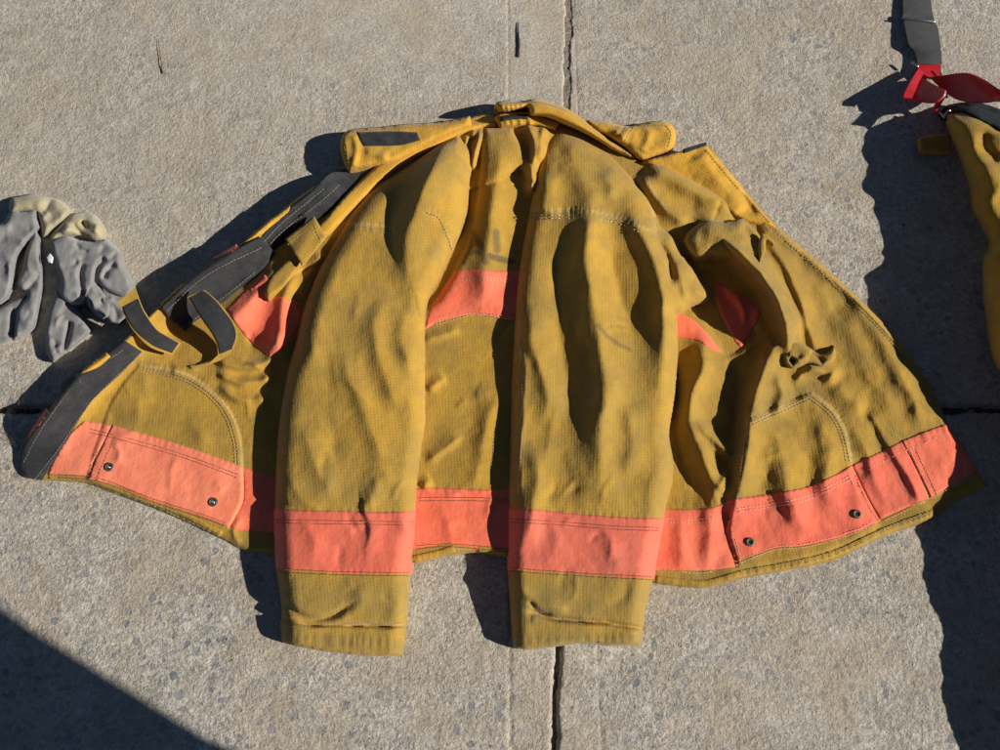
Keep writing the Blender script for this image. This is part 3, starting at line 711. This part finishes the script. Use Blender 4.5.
cb = [(273,509),(300,510),(340,511),(380,512),(417,511),(416,534),(413,574),(380,574),(340,573),(310,571),(276,570),(274,540)]
bl = band(cb, 1.0, sl_h, R(2), coat, mat=M['orange_worn'], corner=30, attrs={'soil': lambda P: .3 + 0 * P[:, 0]}); 
stitch('stitching', dbl([(276,514),(340,515),(415,516)]) + dbl([(278,566),(340,569),(412,570)], -3.2), sl_h, M['thread_dark'], bl, 1.9)
# yoke seams
stitch('stitching', dbl([(342,224),(358,222),(376,225),(392,226)], 2.4) + [[(428,208),(438,212),(446,226),(455,248)]], sl_h, M['thread'], sleeveL, .6)

SR = [(562,122),(544,138),(537,158),(533,180),(528,209),(524,232),(518,266),(515,294),(512,343),(509,400),(508,436),(508,463),(507,510),(507,557),(509,597),(513,648),(530,649),(547,647),(580,643),(612,645),(641,645),(643,626),(648,600),
      (653,580),(658,548),(664,520),(668,500),(672,487),(674,463),(670,436),(674,410),(677,388),(678,360),(678,336),(677,315),(684,313),(692,308),(701,306),(709,303),(714,298),(711,290),(704,282),(694,268),(683,254),(674,236),(663,226),(657,212),(650,198),(640,184),(628,170),(612,152),(596,140),(582,130)]
sr_f = [
 plat([(x, y if y < 610 else y + 60) for x, y in SR], 35, 18, .5), lambda P: 8 + 0 * P[:, 0],
 lambda P: -14 * sm((P[:, 1] - 585) / 75) - 12 * sm((190 - P[:, 1]) / 60) - 16 * sm((P[:, 0] - 672) / 40),
 fold([(588,196,.3),(586,222,1),(588,255,1.1),(593,300,1.1),(600,350,1.05),(604,400,1.05),(603,450,.8),(600,500,.2)], 19.5, 17, 17, 0), fold([(556,240),(556,300),(565,370),(573,430)], -5.6, 9, 9, .2),
 fold([(630,208,.3),(641,232,1),(653,262,1.15),(662,300,1.15),(664,340,1),(656,385,.3)], 16.5, 14, 12, 0), fold([(610,240),(618,290),(632,340)], -5.6, 8, 9, .2),
 fold([(575,132),(575,160),(590,190),(600,206)], 7, 16, 18, .2), fold([(546,170),(545,200),(538,216)], 7, 9, 12), fold([(606,168),(612,190),(600,204)], 5.6, 9, 9),
 fold([(532,300),(534,350),(546,400),(540,430)], 8.4, 9, 13), fold([(624,400),(634,440),(626,480)], 7, 10, 14), fold([(578,450),(586,480),(600,505)], 3, 10, 14, .4), fold([(540,440),(536,480),(530,520),(518,560)], 8.4, 10, 12),
 fold([(657,238),(668,262),(672,290)], -9.8, 4, 4, .25), fold([(690,262),(697,280),(694,300)], 4, 4, 7, .2), fold([(676,262),(682,286),(684,308)], 5, 4, 6, .15), fold([(664,228),(682,258),(696,282)], 7, 6, 8, .25), fold([(682,250),(690,284),(708,298)], 3, 5, 5, .2),
 fold([(519,324),(523,380),(522,440),(518,490)], 2.2, 2, 3, .04), fold([(512,330),(514,400),(512,480)], -3, 3, 3, .1),
 fold([(530,613,1),(560,618,1.1),(600,624,.9),(646,629,.6)], -15, 2.2, 2.2, .0), fold([(528,605,1),(536,612,1),(548,613,.6)], -7, 2.5, 2.5, 0), fold([(528,617),(560,622),(600,628),(640,633)], 3, 5, 5, .05), fold([(520,604),(548,604),(570,610)], 5.6, 5, 5, .2),
 fold([(600,520),(610,550),(620,575)], 3, 10, 12), fold([(550,515),(556,545),(540,570)], 3, 8, 10),
 nz(.9, 40, R(-8), 3, seed=25, oct=2), nz(.3, 10, R(-8), 2.4, seed=26),
]
sr_f += creases([(520,300),(665,300),(660,500),(512,500)], 16, 98, 16, 70, 1.2, 6, 118) + creases([(515,480),(660,480),(645,620),(515,620)], 12, 110, 35, 28, 1.5, 3.5, 16) + creases([(545,140),(620,160),(650,215),(535,210)], 6, 100, 30, 30, 2, 6, 17) + [pucker([(513,640),(560,640),(641,638)], .55, 9, 6), pucker([(508,509),(665,519)], .6, 8, 3.5), pucker([(508,569),(654,578)], .5, 7, 3), pucker([(530,212),(595,212),(652,231)], 1.4, 5, 4), pucker([(633,175),(650,200),(658,235)], 1., 6, 5)]
sr_h = total(sr_f)
soil_sr = soil_fn([([(512,440),(508,560),(514,640)], 14, .5), ([(672,440),(660,520),(650,600)], 14, .5), ([(515,600),(640,604)], 24, .85), ([(515,640),(640,640)], 12, .95), ([(540,320),(560,400)], 16, .4), ([(530,214),(660,222)], 6, .6), ([(660,240),(705,300)], 14, .4)])
ink_sr = ink_of([([(599,326),(606,335),(617,343),(630,350)], 2.6, .55), ([(602,331),(614,326),(626,328)], 1.6, .3), ([(620,318),(630,322)], 2, .25)])
sleeveR = sheet('sleeve', SR, sr_h, M['sleeve'], coat, 2.0, 26, 4, 9, R(-3), attrs={'soil': soil_sr, 'ink': ink_sr, 'worn': ink_of([([(519,324),(523,380),(522,440),(518,490)], 1.6, .7), ([(530,211),(595,212),(652,231)], 2.4, .5), ([(633,175),(650,200),(656,235)], 2, .6), ([(514,640),(560,642),(641,639)], 1.4, .5)])}, wob=.4,
      lines=[([(530,612),(560,618),(600,624),(642,628)], (-3, -1.2, 0, 1.2, 3)), ([(519,324),(523,380),(522,440),(518,490)], (-3, -1.5, 0, 1.5, 3))])
cb = [(508,508),(540,510),(580,514),(620,517),(665,518),(660,545),(654,579),(610,576),(570,573),(540,571),(507,570),(507,540)]
br_ = band(cb, 1.0, sr_h, R(-2), coat, mat=M['orange_worn'], corner=30, attrs={'soil': lambda P: .3 + 0 * P[:, 0]})
stitch('stitching', dbl([(510,513),(560,516),(610,520),(662,522)]) + dbl([(510,565),(560,569),(610,572),(653,574)], -3.2), sr_h, M['thread_dark'], br_, 1.9)
stitch('stitching', dbl([(530,211),(560,211),(595,212),(625,218),(650,230)], 2.8), sr_h, M['thread'], sleeveR, .7, wd=1.1)
stitch('stitching', [[(519,326),(522,380),(521,440),(518,488)], [(629,176),(644,198),(652,215),(658,236)], [(633,174),(648,196),(656,213)]], sr_h, M['thread'], sleeveR, .8)

# ------------------------------------------------------------------ collar
CL = [(342,136),(347,131),(353,129),(378,127),(403,124),(437,122),(470,116),(472,126),(437,140),(405,157),(392,163),(372,167),(349,172),(343,160),(340,148)]
cl_h = total([lambda P: 32 + 0 * P[:, 0], plat(CL, 11, 8), fold([(352,135),(356,150),(352,168)], 5, 4, 4, .1), fold([(362,150),(380,156),(392,158)], 5, 4, 5), nz(1.6, 18, seed=31)])
sheet('collar_flap', CL, cl_h, M['soft'], coat, 1.8, 14, 3, 5, R(-5))
sheet('hook_tape', [(357,132),(390,131),(417,132),(420,140),(400,145),(364,146),(360,140)], cl_h, M['velcro'], coat, 1.8, 2, 1.5, 1, off=1.8, corner=30)
stitch('stitching', [[(346,140),(349,166)], [(350,132),(400,128),(437,126)]], cl_h, M['thread'], coat, .9)
CR = [(584,120),(600,121),(609,122),(620,125),(630,126),(642,123),(656,121),(668,122),(674,128),(676,138),(673,148),(669,152),(656,156),(643,161),(632,155),(622,146),(609,138),(595,130)]
cr_h = total([lambda P: 22 + 0 * P[:, 0], plat(CR, 14, 8), fold([(634,124),(627,134),(622,144)], 5, 4, 4, .1), fold([(624,124),(618,134)], 4, 3, 3, .1), fold([(650,128),(646,140),(640,154)], 4, 5, 7, .1), nz(1.6, 14, seed=33)])
sheet('collar_flap', CR, cr_h, M['soft'], coat, 1.8, 16, 3, 5, R(10))
stitch('stitching', [[(645,126),(666,125),(671,134),(668,148)], [(634,127),(628,136),(624,144)], [(626,127),(619,139)]], cr_h, M['thread'], coat, .9)
# standing neck band
NB = [(494,107),(497,102),(506,101),(520,101),(537,99),(555,104),(570,110),(592,125),(612,140),(630,151),(640,160),(628,158),(612,151),(598,142),(578,131),(562,124),(545,118),(530,117),(527,108),(510,112),(499,112)]
nb_h = total([lambda P: 24 + 0 * P[:, 0], plat(NB, 34, 7, .5), lambda P: -22 * sm((P[:, 0] - 560) / 70)] +
   [fold([(x, 102), (x + 2.5, 112)], 3.2, 1.7, 1.7, .1) for x in (503, 508, 513, 518, 523)])
sheet('neck_band', NB, nb_h, M['soft'], coat, 1.5, 30, 2.5, 6, R(-20))
sheet('neck_facing', [(494,118),(500,114),(528,112),(560,122),(556,130),(530,126),(500,128)], total([lambda P: 26 + 0 * P[:, 0], plat([(494,118),(500,112),(528,110),(560,122),(556,130),(530,126),(500,128)], 10, 5)] + [fold([(x, 116), (x + 1, 126)], 2.5, 2, 2, .1) for x in (507, 513, 521, 530)]), M['soft'], coat, 1.6, 12, 2, 3)
sheet('label', [(501,116),(515,114),(528,114),(528,118),(515,118.5),(502,120.5)], lambda P: 40 + 0 * P[:, 0], M['black'], coat, 1.6, 3, 1, .5, corner=20)
stitch('stitching', [[(500,104),(537,102),(568,112),(608,141),(632,156)]], nb_h, M['thread'], coat, .8)

# turned-back storm flap on the right
SF = [(643,161),(662,156),(681,151),(706,144),(712,152),(722,163),(738,182),(752,200),(775,226),(750,222),(735,216),(716,200),(690,184),(664,172)]
sf_h = total([lambda P: 20 + 0 * P[:, 0], lambda P: 16 * sm((190 - P[:, 1]) / 45), fold([(700,150),(716,176),(744,212)], 6, 14, 8, .1), fold([(740,185),(748,200),(757,214)], -5, 5, 4, .2), nz(1.5, 20, seed=41)])
sheet('storm_flap', SF, sf_h, M['soft'], coat, 1.8, 18, 2.5, 3, R(-35))
sheet('hook_tape', [(683,149),(706,142),(707,145),(684,153)], sf_h, M['velcro'], coat, 1.8, 3, 1, .5, off=1.5, corner=20)
stitch('stitching', [[(706,150),(736,186),(772,225)]], sf_h, M['thread'], coat, .8)

# chest pocket flap with its folded edge
PF = [(698,258),(688,250),(683,240),(690,230),(707,220),(725,221),(743,219),(752,226),(760,236),(764,250),(759,260),(745,260),(728,258),(712,255)]
pf_h = total([lambda P: 30 + 0 * P[:, 0], plat(PF, 18, 12), fold([(700,232),(725,238),(750,250)], 6, 9, 8), fold([(742,222),(752,240),(760,256)], -6, 4, 5, .2), nz(1.6, 16, seed=45)])
sheet('pocket_flap', PF, pf_h, M['shell'], coat, 1.8, 22, 3, 5, R(-15), attrs={'soil': lambda P: .55 + 0 * P[:, 0]})
PT = [(760,262),(759,245),(762,233),(768,236),(775,243),(774,245),(766,240),(765,252)]
sheet('pocket_tab', PT, lambda P: 50 + 0 * P[:, 0], M['shell'], coat, 1.6, 8, 1.5, 2, R(-15), attrs={'soil': lambda P: .5 + 0 * P[:, 0]})
# gathered cuff knot at the lower end of the pocket roll
KN = [(783,350),(791,342),(801,343),(812,349),(822,354),(830,351),(834,345),(836,355),(831,364),(821,367),(808,364),(798,368),(789,368),(783,360)]
kn_h = total([lambda P: 16 + 0 * P[:, 0], plat(KN, 12, 4), fold([(788,350),(800,358),(812,352)], 5, 3, 3), fold([(790,356),(796,360)], -10, 3, 3, .1), fold([(812,350),(824,360)], -6, 2, 3, .1)])
sheet('gathered_tab', KN, kn_h, M['shell'], coat, 1.5, 14, 2, 3, R(-15), attrs={'soil': lambda P: .6 + 0 * P[:, 0]})

# chest tab at the left
TB = [(285,239),(299,228),(314,216),(320,226),(326,237),(314,251),(302,266),(294,253)]
tb_h = lambda P: 40 + (P[:, 0] - 305) * .12 + 3 * np.exp(-((P[:, 0] - 305 + (P[:, 1] - 240) * .6) / 8) ** 2)
tabo = sheet('closure_tab', TB, tb_h, M['shell'], coat, 1.7, 3, 1.5, 1.5, R(40), closed_smooth=True, corner=25)
stitch('stitching', [[(288,240),(314,220)], [(314,220),(322,237)], [(322,237),(302,262)]], tb_h, M['thread'], tabo, .6)
sheet('webbing_tail', [(298,250),(302,262),(294,276),(284,288),(268,300),(264,292),(270,276),(284,262)], total([lambda P: 24 + 0 * P[:, 0], plat([(298,250),(302,262),(294,276),(284,288),(268,300),(264,292),(270,276),(284,262)], 7, 5)]), M['shell'], coat, 1.7, 14, 3, 3, R(40))

# hook straps standing up
ribbon('closure_strap', [(118,302,86),(123,312,80),(133,330,58),(150,347,36),(172,355,20)], [(135,287,88),(143,310,80),(157,330,56),(170,338,36),(181,343,22)], M['sleeve'], coat, 2.6)
ribbon('hook_tape', [(123,307,84.5),(126,313,82),(136,330,60),(152,345,38),(172,353,22.6)], [(138,299,86),(143,311,82),(156,330,58),(169,338,38),(179,343,24)], M['velcro'], coat, 1.4)
ribbon('closure_strap', [(187,297,66),(194,307,66),(203,321,60),(212,334,50),(217,345,36),(218,355,24),(208,363,17),(190,366,14)], [(205,290,70),(214,298,70),(224,309,64),(233,322,54),(237,335,40),(233,350,26),(219,361,16),(192,369,13)], M['sleeve'], coat, 2.6)
ribbon('hook_tape', [(190,298,68),(196,307,68),(205,321,62),(214,334,52),(219,345,38),(220,354,26)], [(204,291,71.5),(214,299,71.5),(223,310,65.5),(232,322,55.5),(236,335,41.5),(232,349,28)], M['velcro'], coat, 1.2)

# ------------------------------------------------------------------ gloves
def glove(p, label, bits, cuff, cuff_f):
    t = thing('work_glove', p, label, 'glove', 'pair of grey suede gloves')
    for nm, o, base, top, wd, fs in bits:
        h = total([lambda P, b=base: b + 0 * P[:, 0], plat(o, top, wd * .66, .5)] + fs + creases(o, 7, 70, 50, 18, 2.6, 1.9, int(base * 7 + len(o))) + [nz(1.1, 20, seed=51 + int(base), oct=2), nz(.45, 6, seed=52)])
        sheet(nm, o, h, M['suede'], t, 1.5, 20, 2, 4, 0)
    hc = total([lambda P: 10 + 0 * P[:, 0], plat(cuff, 16, 8, .6)] + cuff_f + [nz(1.4, 12, seed=53)])
    sheet('cuff', cuff, hc, M['cream'], t, 1.5, 20, 2, 4, 0)
    return t
t1 = glove((10, 280), 'leftmost grey suede work glove, cut off by the edge of the photo', [
   ('finger', [(-26,318),(-6,310),(8,302),(20,296),(30,290),(27,300),(20,312),(16,326),(13,339),(0,346),(-16,346)], 3, 17, 7, [fold([(14,308),(12,322),(8,338)], -6, 3, 3, .1)]),
   ('thumb', [(36,228),(41,240),(41,258),(43,269),(43,288),(40,305),(35,328),(24,336),(13,340),(14,324),(18,306),(26,296),(20,290),(17,284),(22,268),(25,252),(30,238)], 5, 22, 8, [fold([(42,272),(30,286),(18,296)], -9, 2.5, 4, .1), fold([(34,290),(30,310),(24,330)], 5, 5, 6)]),
   ('palm', [(3,222),(10,212),(24,211),(37,208),(38,218),(41,228),(34,236),(25,246),(18,257),(15,272),(13,286),(7,300),(-6,308),(-26,314),(-26,236),(-12,226)], 8, 24, 9, [fold([(6,228),(20,231),(34,228)], -4, 3, 4), fold([(0,250),(10,262),(8,284)], 4, 5, 8), fold([(-4,240),(8,238)], -3, 3, 3)])],
   [(10,214),(9,204),(12,197),(22,195),(33,194),(46,196),(54,198),(63,202),(71,209),(69,216),(62,222),(54,228),(48,235),(43,238),(40,226),(37,213),(24,212)],
   [fold([(39,214),(46,204),(52,196)], -6, 3, 4, .1), fold([(46,234),(56,222),(66,208)], 5, 5, 5), fold([(38,222),(46,210)], 4, 3, 4)])
t2 = glove((85, 300), 'grey suede glove with cream cuff, half in the shadow of the coat strap', [
   ('finger', [(56,290),(66,296),(78,308),(86,322),(92,331),(82,341),(72,349),(66,352),(60,358),(53,363),(48,356),(45,340),(46,322),(50,305)], 3, 18, 8, [fold([(70,322),(67,338),(63,354)], -14, 2, 2.6, .05), fold([(54,330),(58,310),(66,300)], 4, 5, 6)]),
   ('finger', [(98,280),(112,284),(126,290),(134,302),(130,316),(120,325),(108,322),(100,306)], 4, 17, 8, []),
   ('finger', [(80,276),(92,276),(104,290),(112,305),(110,316),(103,320),(94,314),(86,304),(81,292)], 5, 20, 7, [fold([(88,296),(98,310)], 3, 4, 4)]),
   ('palm', [(49,241),(58,237),(68,236),(80,240),(92,241),(106,239),(114,245),(121,252),(124,264),(130,276),(136,287),(134,296),(122,298),(108,293),(98,285),(90,292),(84,304),(72,306),(62,300),(58,292),(60,281),(56,268),(52,255)], 9, 23, 9,
     [fold([(86,260),(83,276),(84,300)], -10, 2.5, 3, .1), fold([(108,256),(100,268),(98,284)], -10, 2.5, 3.5, .1), fold([(119,262),(110,270),(107,280)], -8, 2, 3, .15), fold([(58,266),(74,266),(84,258),(94,254)], -4, 2.5, 3), fold([(76,240),(82,248),(92,250)], -5, 2, 3, .2), fold([(60,288),(74,292),(82,300)], 4, 4, 5)])],
   [(50,242),(52,234),(60,225),(68,216),(74,213),(84,213),(95,215),(101,222),(105,229),(104,240),(96,242),(88,240),(78,236),(68,236),(58,239)],
   [fold([(82,218),(86,223),(84,217)], -14, 2.5, 2.5, .1), fold([(71,219),(80,230),(92,240)], -6, 2.5, 3), fold([(62,234),(72,222)], 6, 5, 5), fold([(94,232),(100,220)], 5, 4, 4)])
sheet('care_tag', [(46,257),(50,253),(53,257),(52,263),(48,262)], lambda P: 33 + 0 * P[:, 0], plain('white_tag', (.8, .8, .78), .5), t2, 1.5, 1.5, .8, .5, corner=20)

# ------------------------------------------------------------------ trousers with braces
tr = thing('turnout_trousers', (1040, 300), 'yellow firefighter trousers with grey braces and red leather tabs at the right edge', 'trousers')
TO = [(945,112),(952,108),(972,106),(1010,118),(1060,130),(1140,160),(1220,230),(1240,420),(1230,640),(1220,860),(1110,860),(1078,780),(1066,700),(1056,640),(1048,590),(1064,520),(1066,440),(1030,400),(998,370),(989,347),(982,299),(982,258),(988,243),(971,209),(969,191),(961,165),(950,138),(944,122)]
tr_h = total(creases([(955,130),(1010,130),(1010,380),(985,380)], 10, 115, 35, 44, 3.2, 7, 35) + [plat(TO, 58, 24, .6), lambda P: 14 + 0 * P[:, 0], fold([(975,130),(980,150),(990,175),(1010,190)], 9, 12, 14, .15), fold([(985,130),(984,150),(1000,165)], -14, 8, 8, .2), fold([(1000,250),(1010,330),(1030,430)], 14, 12, 20, .15), fold([(985,300),(992,350)], -8, 4, 6, .2), fold([(1050,300),(1080,500),(1110,700)], 18, 24, 30), nz(5, 40, R(-10), 2.5, seed=61), nz(1.6, 12, seed=62)])
sheet('leg', TO, tr_h, M['pants'], tr, 3, 60, 8, 20, R(-10))
sheet('waistband', [(941,112),(946,106),(957,103),(976,102),(1000,109),(1030,122),(1034,140),(1010,136),(984,122),(963,113),(950,113)], lambda P: tr_h(P) + 6, M['lining'], tr, 2, 20, 3, 5, R(-10))
sheet('belt_tab', [(919,137),(930,135),(950,134),(952,152),(936,153),(920,151)], total([lambda P: 20 + 0 * P[:, 0]]), M['pants'], tr, 1.8, 6, 2, 3, 0, corner=30)
# elastic brace
br1 = ribbon('brace_strap', [(900,-60,7),(903,0,8),(904,20,9),(909,44,14),(915,52,10),(918,64,12)], [(928,-60,7),(931,0,8),(934,20,9),(938,28,12),(941,50,14),(942,64,13)], M['webbing'], tr, 2.0, bow=2)
def rod(name, a, b, r, mat, parent, n=12):
    a = Vector(at(a[:2], a[2] * MM)); b = Vector(at(b[:2], b[2] * MM)); d = b - a; q = d.to_track_quat('Z', 'Y'); bm = bmesh.new()
    prof = [(0, 0), (r * .8, 0), (r, r * .4), (r, d.length / MM - r * .4), (r * .8, d.length / MM), (0, d.length / MM)]; rings = []
    for rr, zz in prof[1:-1]: rings.append([bm.verts.new(a + q @ Vector((rr * MM * math.cos(6.2832 * i / n), rr * MM * math.sin(6.2832 * i / n), zz * MM))) for i in range(n)])
    for p, s in zip(rings, rings[1:]):
        for i in range(n): bm.faces.new((p[i], p[(i + 1) % n], s[(i + 1) % n], s[i]))
    bm.faces.new(rings[0][::-1]); bm.faces.new(rings[-1]); me = bpy.data.meshes.new(name); bm.to_mesh(me); bm.free(); me.materials.append(mat)
    me.polygons.foreach_set('use_smooth', [True] * len(me.polygons)); o = bpy.data.objects.new(name, me); col.objects.link(o); under(o, parent); return o
bk = rod('buckle', (902,18,12), (935,22,13), 1.8, M['steel'], tr)
ribbon('brace_slider', [(903,14,10.5),(902.5,19,11)], [(933,15,11),(934.5,21,11.5)], M['webbing'], tr, 2.5, 1)
rod('ring', (912,62,16), (918,67,16), 2.2, M['steel'], tr); rod('ring', (939,70,18), (942,76,18), 1.6, M['steel'], tr); rod('rivet', (946,94,30), (947,98,26), 2.0, M['steel'], tr)
hook = rod('hook', (944,116,34), (950,110,38), 2.2, M['steel'], tr); rod('hook', (940,113,26), (945,118,30), 1.6, M['steel'], tr)
# red leather tabs
ribbon('leather_tab', [(918,63,11),(919,70,14),(928,77,16)], [(941,65,12),(941,72,12),(941,80,14)], M['red'], tr, 3)
ribbon('leather_tab', [(919,68,16),(914,76,26),(905,92,44),(904,97,46)], [(924,73,16),(919,82,26),(915,92,42),(912,98,44)], M['red'], tr, 3)
ribbon('leather_tab', [(922,78,16),(912,85,14),(904,91,18),(903,98,20)], [(945,90,64),(944,95,62),(937,101,56),(928,102,48)], M['red'], tr, 3)
ribbon('leather_tab', [(941,88,46),(945,95,44),(940,103,34),(934,113,20)], [(935,98,30),(936,102,26),(934,106,22),(932,110,16)], M['red'], tr, 3)
ribbon('leather_tab', [(930,78,14),(945,75,28),(966,73,52),(982,80,72),(1000,92,92),(1030,104,120)], [(944,92,14),(956,99,28),(972,102,48),(988,102,66),(1000,101,84),(1030,110,110)], M['red'], tr, 3, nw=8, bow=-3)

# ------------------------------------------------------------------ person off to the lower right, unseen; put there to cast the lower-left shadow
def added_person():
    t = bpy.data.objects.new('added_person', None); col.objects.link(t); t.location = (.89, -.985, 0)
    tag(t, 'person in a long navy coat leaning forward, put out of view to cast the lower-left shadow', 'added_person')
    def skin(name, joints, edges, rad, mat, root, sub=2):
        me = bpy.data.meshes.new(name); me.from_pydata([Vector(j) for j in joints], edges, []); o = bpy.data.objects.new(name, me); col.objects.link(o); o.parent = t
        md = o.modifiers.new('skin', 'SKIN'); md.use_smooth_shade = True
        for i, r_ in enumerate(rad): me.skin_vertices[0].data[i].radius = (r_, r_) if not isinstance(r_, tuple) else r_; me.skin_vertices[0].data[i].use_root = i == root
        ss = o.modifiers.new('sub', 'SUBSURF'); ss.levels = ss.render_levels = sub; me.materials.append(mat); return o
    L = lambda i: i
    q_ = .85
    J = [(0,0,.86),(0,.03*q_,.95),(0,.12*q_,1.0),(0,.24*q_,1.10),(0,.35*q_,1.22),(0,.42*q_,1.30),(0,.46*q_,1.36),(0,.53*q_,1.42),(0,.58*q_,1.50)]
    E = [(i, i+1) for i in range(8)]; Rr = [.10,.11,.11,.12,.12,.08,.052,.078,.08]
    def add(pts, rr, root):
        a = root
        for p, q in zip(pts, rr): J.append(p); Rr.append(q); E.append((a, len(J)-1)); a = len(J)-1
        return a
    for sx in (-1, 1):
        add([(sx*.09,0,.80),(sx*.10,.0,.46),(sx*.10,-.03,.10),(sx*.11,.06,.04),(sx*.12,.12,.03)], [.085,.065,.045,.042,.03], 0)
        h_ = add([(sx*.14,.38*q_,1.26),(sx*.16,.2*q_,1.05),(sx*.17,.05,.85),(sx*.17,.04,.81)], [.05,.042,.034,.03], 5)
        for q in range(4): add([(sx*.175,.06-.017*q,.775),(sx*.172,.062-.017*q,.74),(sx*.165,.06-.016*q,.715+.004*q)], [.010,.009,.008], h_)
        add([(sx*.16,.075,.81),(sx*.155,.085,.775)], [.012,.010], h_)
    skin('body', J, E, Rr, plain('skin', (.42,.25,.18), .6), 0)
    TJ = [(0,0,.86),(-.09,0,.78),(-.10,.0,.46),(-.10,-.03,.12),(.09,0,.78),(.10,.0,.46),(.10,-.03,.12)]
    skin('trousers', TJ, [(0,1),(1,2),(2,3),(0,4),(4,5),(5,6)], [.12,.105,.082,.075,.105,.082,.075], M['lining'], 0)
    rings = [(-.01,.42,.178),(0,.62,.174),(.03*q_,.78,.172),(.12*q_,.93,.170),(.24*q_,1.08,.165),(.35*q_,1.22,.152),(.42*q_,1.32,.105),(.445*q_,1.36,.065)]  # coat outline shaped to give the cast shadow a smooth curved edge
    V = []; F = []; n = 48
    for k_, (yy, zz, rr) in enumerate(rings):
        for a in range(n): V.append((rr * math.cos(6.2832*a/n), yy + rr * math.sin(6.2832*a/n), zz))
        if k_: F += [((k_-1)*n+a, (k_-1)*n+(a+1)%n, k_*n+(a+1)%n, k_*n+a) for a in range(n)]
    o = link_mesh('long_coat', V, F, plain('navy_cotton', (.03,.04,.08), .9), t); md = o.modifiers.new('thick', 'SOLIDIFY'); md.thickness = .004
    for sx in (-1, 1):
        skin('boot', [(sx*.10,-.03,.16),(sx*.10,-.03,.06),(sx*.11,.06,.045),(sx*.12,.14,.035)], [(0,1),(1,2),(2,3)], [.065,.06,.052,.04], plain('black_leather', (.02,.018,.016), .5), 1)
        skin('sleeve', [(sx*.12,.37*q_,1.26),(sx*.16,.2*q_,1.05),(sx*.17,.06,.87)], [(0,1),(1,2)], [.07,.055,.045], plain('navy_cotton', (.03,.04,.08), .9), 0)
    skin('hair', [(0,.53*q_,1.47),(0,.585*q_,1.535)], [(0,1)], [.08,.082], plain('brown_hair', (.06,.035,.02), .8), 0)
added_person()

# ------------------------------------------------------------------ small litter
def blade(name, pts, r, mat, label, cat, group=None):
    V, F = [], []; P = [Vector(at(p[:2], p[2] * MM)) for p in pts]; n = 6
    for i, p in enumerate(P):
        d = (P[min(i + 1, len(P) - 1)] - P[max(i - 1, 0)]).normalized(); s = d.cross(Vector((0, 0, 1))).normalized(); u = s.cross(d)
        rr = r * MM * (1 - .75 * i / (len(P) - 1))
        for j in range(n): V.append(p + s * rr * math.cos(6.2832 * j / n) + u * rr * .6 * math.sin(6.2832 * j / n))
    for i in range(len(P) - 1):
        for j in range(n): F.append((i * n + j, i * n + (j + 1) % n, (i + 1) * n + (j + 1) % n, (i + 1) * n + j))
    F += [tuple(range(n))[::-1], tuple((len(P) - 1) * n + j for j in range(n))]
    return tag(link_mesh(name, V, F, mat), label, cat, group)
blade('grass_blade', [(163,73,1),(161,60,3),(158,39,2)], 1.3, M['straw'], 'thin dry grass blade lying alone on bare concrete', 'grass blade')
tw = blade('twig', [(518,57,1),(519,44,2),(518,30,2),(518,22,1.5)], 2.6, M['twig'], 'short dark twig on the concrete above the coat collar', 'twig')
tw.data.materials[0] = M['twig']
# dry grass wisps in the joint at the left and right edge
V, F = [], []
def wisp(px_, py_, ln_, a):
    b = len(V)
    for i in range(5):
        t = i / 4; x = px_ + math.cos(a + t * .8) * ln_ * t; y = py_ - math.sin(a + t * .8) * ln_ * t
        p = at((x, y), (1 + 9 * math.sin(t * 2.4)) * MM); wdt = .35 * MM * (1 - t * .7)
        V.extend([(p[0] - wdt, p[1], p[2]), (p[0] + wdt, p[1] + wdt, p[2])])
        if i: F.append((b + 2 * i - 2, b + 2 * i - 1, b + 2 * i + 1, b + 2 * i))
for i in range(60): wisp(random.uniform(-30, 30), random.uniform(405, 440), random.uniform(8, 24), random.uniform(0, 6.3))
for i in range(40): wisp(random.uniform(955, 1040), random.uniform(408, 432), random.uniform(8, 20), random.uniform(0, 6.3))
tag(link_mesh('dry_grass', V, F, M['straw'], smooth=False), 'wisps of dry grass in the concrete joint', 'grass', None, 'stuff')
